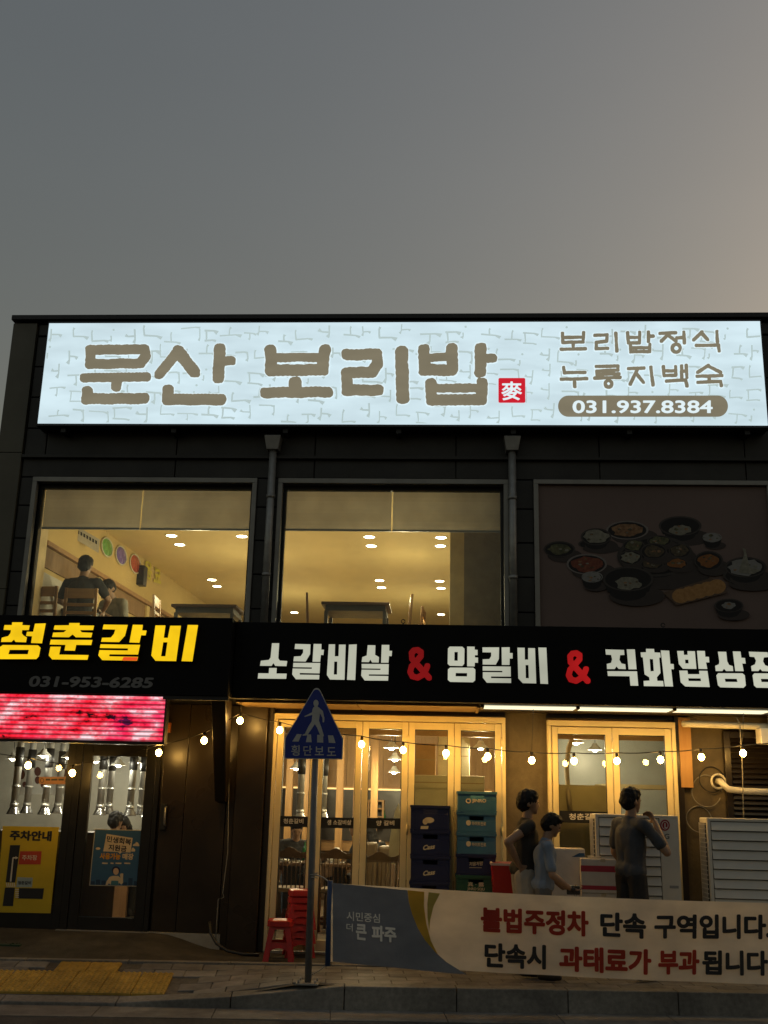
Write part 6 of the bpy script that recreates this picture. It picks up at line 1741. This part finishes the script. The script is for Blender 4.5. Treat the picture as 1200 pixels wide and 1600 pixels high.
person('short-haired diner behind the blue poster on the shop door', (at(173, 1300, 14.0).x, 14.0, GZ), 1.2, 1.70, True, lean=.1, shirt=cloth('maroon_shirt', (.10, .03, .03)), trousers=cloth('dark_trousers4', (.02, .02, .02)), voxel=.012)
person('long-haired diner facing the street behind the blue poster', (at(200, 1300, 14.6).x, 14.75, GZ), -1.9, 1.66, True, lean=.25, head=(0, .3, 0), shirt=cloth('grey_blouse', (.15, .14, .13)), trousers=cloth('dark_trousers5', (.02, .02, .02)), hair='long', voxel=.012)
# seats under the diners
def bench(): 
    o = thing('bench_seat', '', 'bench')
    part('seat', mat('bench_leather', (.12, .08, .045), .5), o, -.26, .26, -.22, .22, .38, .44, .02, False)
    part('seat_base', M_WOODD, o, -.24, .24, -.20, .20, 0, .38, 0, False)
    return o
rep('bench_seat', bench, [((TB[0][0]-.05, 14.88, GZ), 0), ((at(568, 1310, 14.3).x+.03, 14.35, GZ), 0), ((at(584, 1310, 15.3).x, 15.3, GZ), 0), ((at(173, 1300, 14.0).x, 14.0, GZ), 0), ((at(200, 1300, 14.6).x, 14.75, GZ), 0)],
    ['padded bench under the diner at the first grill table', 'padded bench under the diner in profile', 'padded bench under the long-haired diner in black', 'padded bench under the short-haired diner by the shop door', 'padded bench under the long-haired diner by the shop door'], 'padded bench seats')
q = thing('booth_back', 'brown padded booth backs behind the third folding leaf', 'booth', (at(592, 1335, 13.6).x, 13.6, GZ))
p = at(592, 1335, 13.6)
for k in range(2): part('booth_pad', mat('booth_leather', (.13, .09, .05), .5), q, p.x-.18+k*.17, p.x-.02+k*.17, 13.55, 13.75, .45, p.z+.14-.04*k, bevel=.03)
part('booth_base', M_WOODD, q, p.x-.2, p.x+.18, 13.55, 13.9, GZ, .449)
# white paddle-shaped board, cardboard cartons, inner counter, menu board, framed shelf
CI = Crop(400, 1060, .2126)
o = thing('hanging_apron', 'long white rounded cloth hanging beside the cartons inside', 'cloth', at(622, 1345, 13.0))
plate('cloth', [[(1050, 915), (1060, 1000), (1058, 1200), (1045, 1340), (1025, 1370), (990, 1360), (975, 1320), (980, 1200), (1000, 1080), (1020, 980)]], FY(13.0), mat('white_cloth', (.55, .53, .46), .8), o, .03, 0, CI)
def cart(label, x0, y0, x1, y1, Y, d, col):
    a, b = at(x0, y1, Y), at(x1, y0, Y)
    o = thing('cardboard_carton', label, 'box', ((a.x+b.x)/2, Y+d/2, a.z), group='cartons stacked behind the folding doors')
    part('carton', col, o, a.x, b.x, Y, Y+d, a.z+.003, b.z, bevel=.006)
    part('flap_seam', mat('tape_brown', (.30, .21, .10), .4), o, a.x+.01, b.x-.01, Y-.0012, Y-.0002, (a.z+b.z)/2-.006, (a.z+b.z)/2+.006)
M_C2 = mat('pale_card', (.44, .40, .27), .85, var=.08); M_C3 = mat('brown_card', (.34, .20, .08), .85, var=.1)
cart('brown cardboard carton on top of the pale cartons behind the fourth leaf', 645, 1162, 681, 1212, 12.75, .35, M_C3)
cart('pale upright carton at the top behind the fifth folding leaf', 684, 1150, 734, 1213, 12.9, .35, M_C2)
cart('wide pale carton under the brown carton behind the folding doors', 625, 1213, 757, 1233, 12.7, .45, M_C2)
cart('second wide pale carton in the pile behind the folding doors', 626, 1233, 757, 1300, 12.7, .45, M_C2)
cart('third wide pale carton low in the pile behind the folding doors', 627, 1300, 757, 1375, 12.7, .45, M_C2)
a_ = at(690, 1376, 12.7)
part('carton_pallet', M_WOODD, thing('pallet', 'low wooden pallet under the pile of pale cartons', 'pallet', (a_.x, 12.9, GZ)), a_.x-.5, a_.x+.5, 12.68, 13.2, GZ, a_.z)
ct = thing('service_counter', 'brown wooden service counter just inside the shop window', 'counter', (-4.5, 12.6, GZ))
part('counter_front', wood('counter_wood', (.16, .075, .028), (.22, .11, .04), .5), ct, -5.2, at(178, 1400, 12.4).x, 12.4, 12.9, GZ, at(100, 1304, 12.4).z)
part('counter_top', M_WOODDX, ct, -5.22, at(178, 1400, 12.4).x+.02, 12.38, 12.92, at(100, 1304, 12.4).z, at(100, 1304, 12.4).z+.03)
mb_ = thing('menu_board', 'pale board with brown printed shapes hanging behind the shop window', 'board', at(67, 1240, 15.0))
PM = FY(15.0)
plate('board', [[(118, 240), (480, 240), (470, 540), (120, 538)]], PM, mat('board_white', (.62, .62, .58), .5), mb_, .03, 0, CN_)
for (x, y, r) in ((150, 400, 26), (262, 380, 24), (170, 470, 15), (455, 390, 20), (300, 470, 18), (262, 440, 20)): plate('printed_shape', [ell(x, y, r, r*1.35, 12)], PM, mat('board_brown', (.10, .035, .03), .6), mb_, .001, .002+r*.0001, CN_)
kd = thing('wall_rack', 'wooden framed rack with bottles on the back wall of the dining room', 'rack', at(590, 1290, 17.4))
a, b = at(573, 1292, 17.3), at(600, 1250, 17.3)
frame4(MB(), a.x, b.x, a.z, b.z, 17.3, 17.54, .03, .03, .03, .03).build('rack_frame', M_WOOD, kd)
for k in range(2): part('rack_shelf', M_WOOD, kd, a.x+.03, b.x-.03, 17.32, 17.54, a.z+(b.z-a.z)*(.35+.3*k), a.z+(b.z-a.z)*(.35+.3*k)+.02)
for i in range(2):
    o = copy_tree(bpy.data.objects['soju_bottle']); o.location = (a.x+.12+.14*i, 17.42, a.z+.03); tag(o, ['left bottle on the bottom of the wall rack', 'right bottle on the bottom of the wall rack'][i], 'bottle', 'bottles in the wall rack')
# ceiling duct hose behind the right-hand folding window
q = MB(); q.tube([at(897, 1146, 12.5), at(888, 1170, 12.52), at(885, 1200, 12.5), at(888, 1240, 12.34), at(891, 1266, 12.33)], .028, 10)
tag(q.build('flexible_hose', mat('tan_hose', (.40, .32, .20), .6)), 'tan flexible hose hanging inside the right-hand folding window', 'hose')

bpy.data.scenes.remove(WORK)
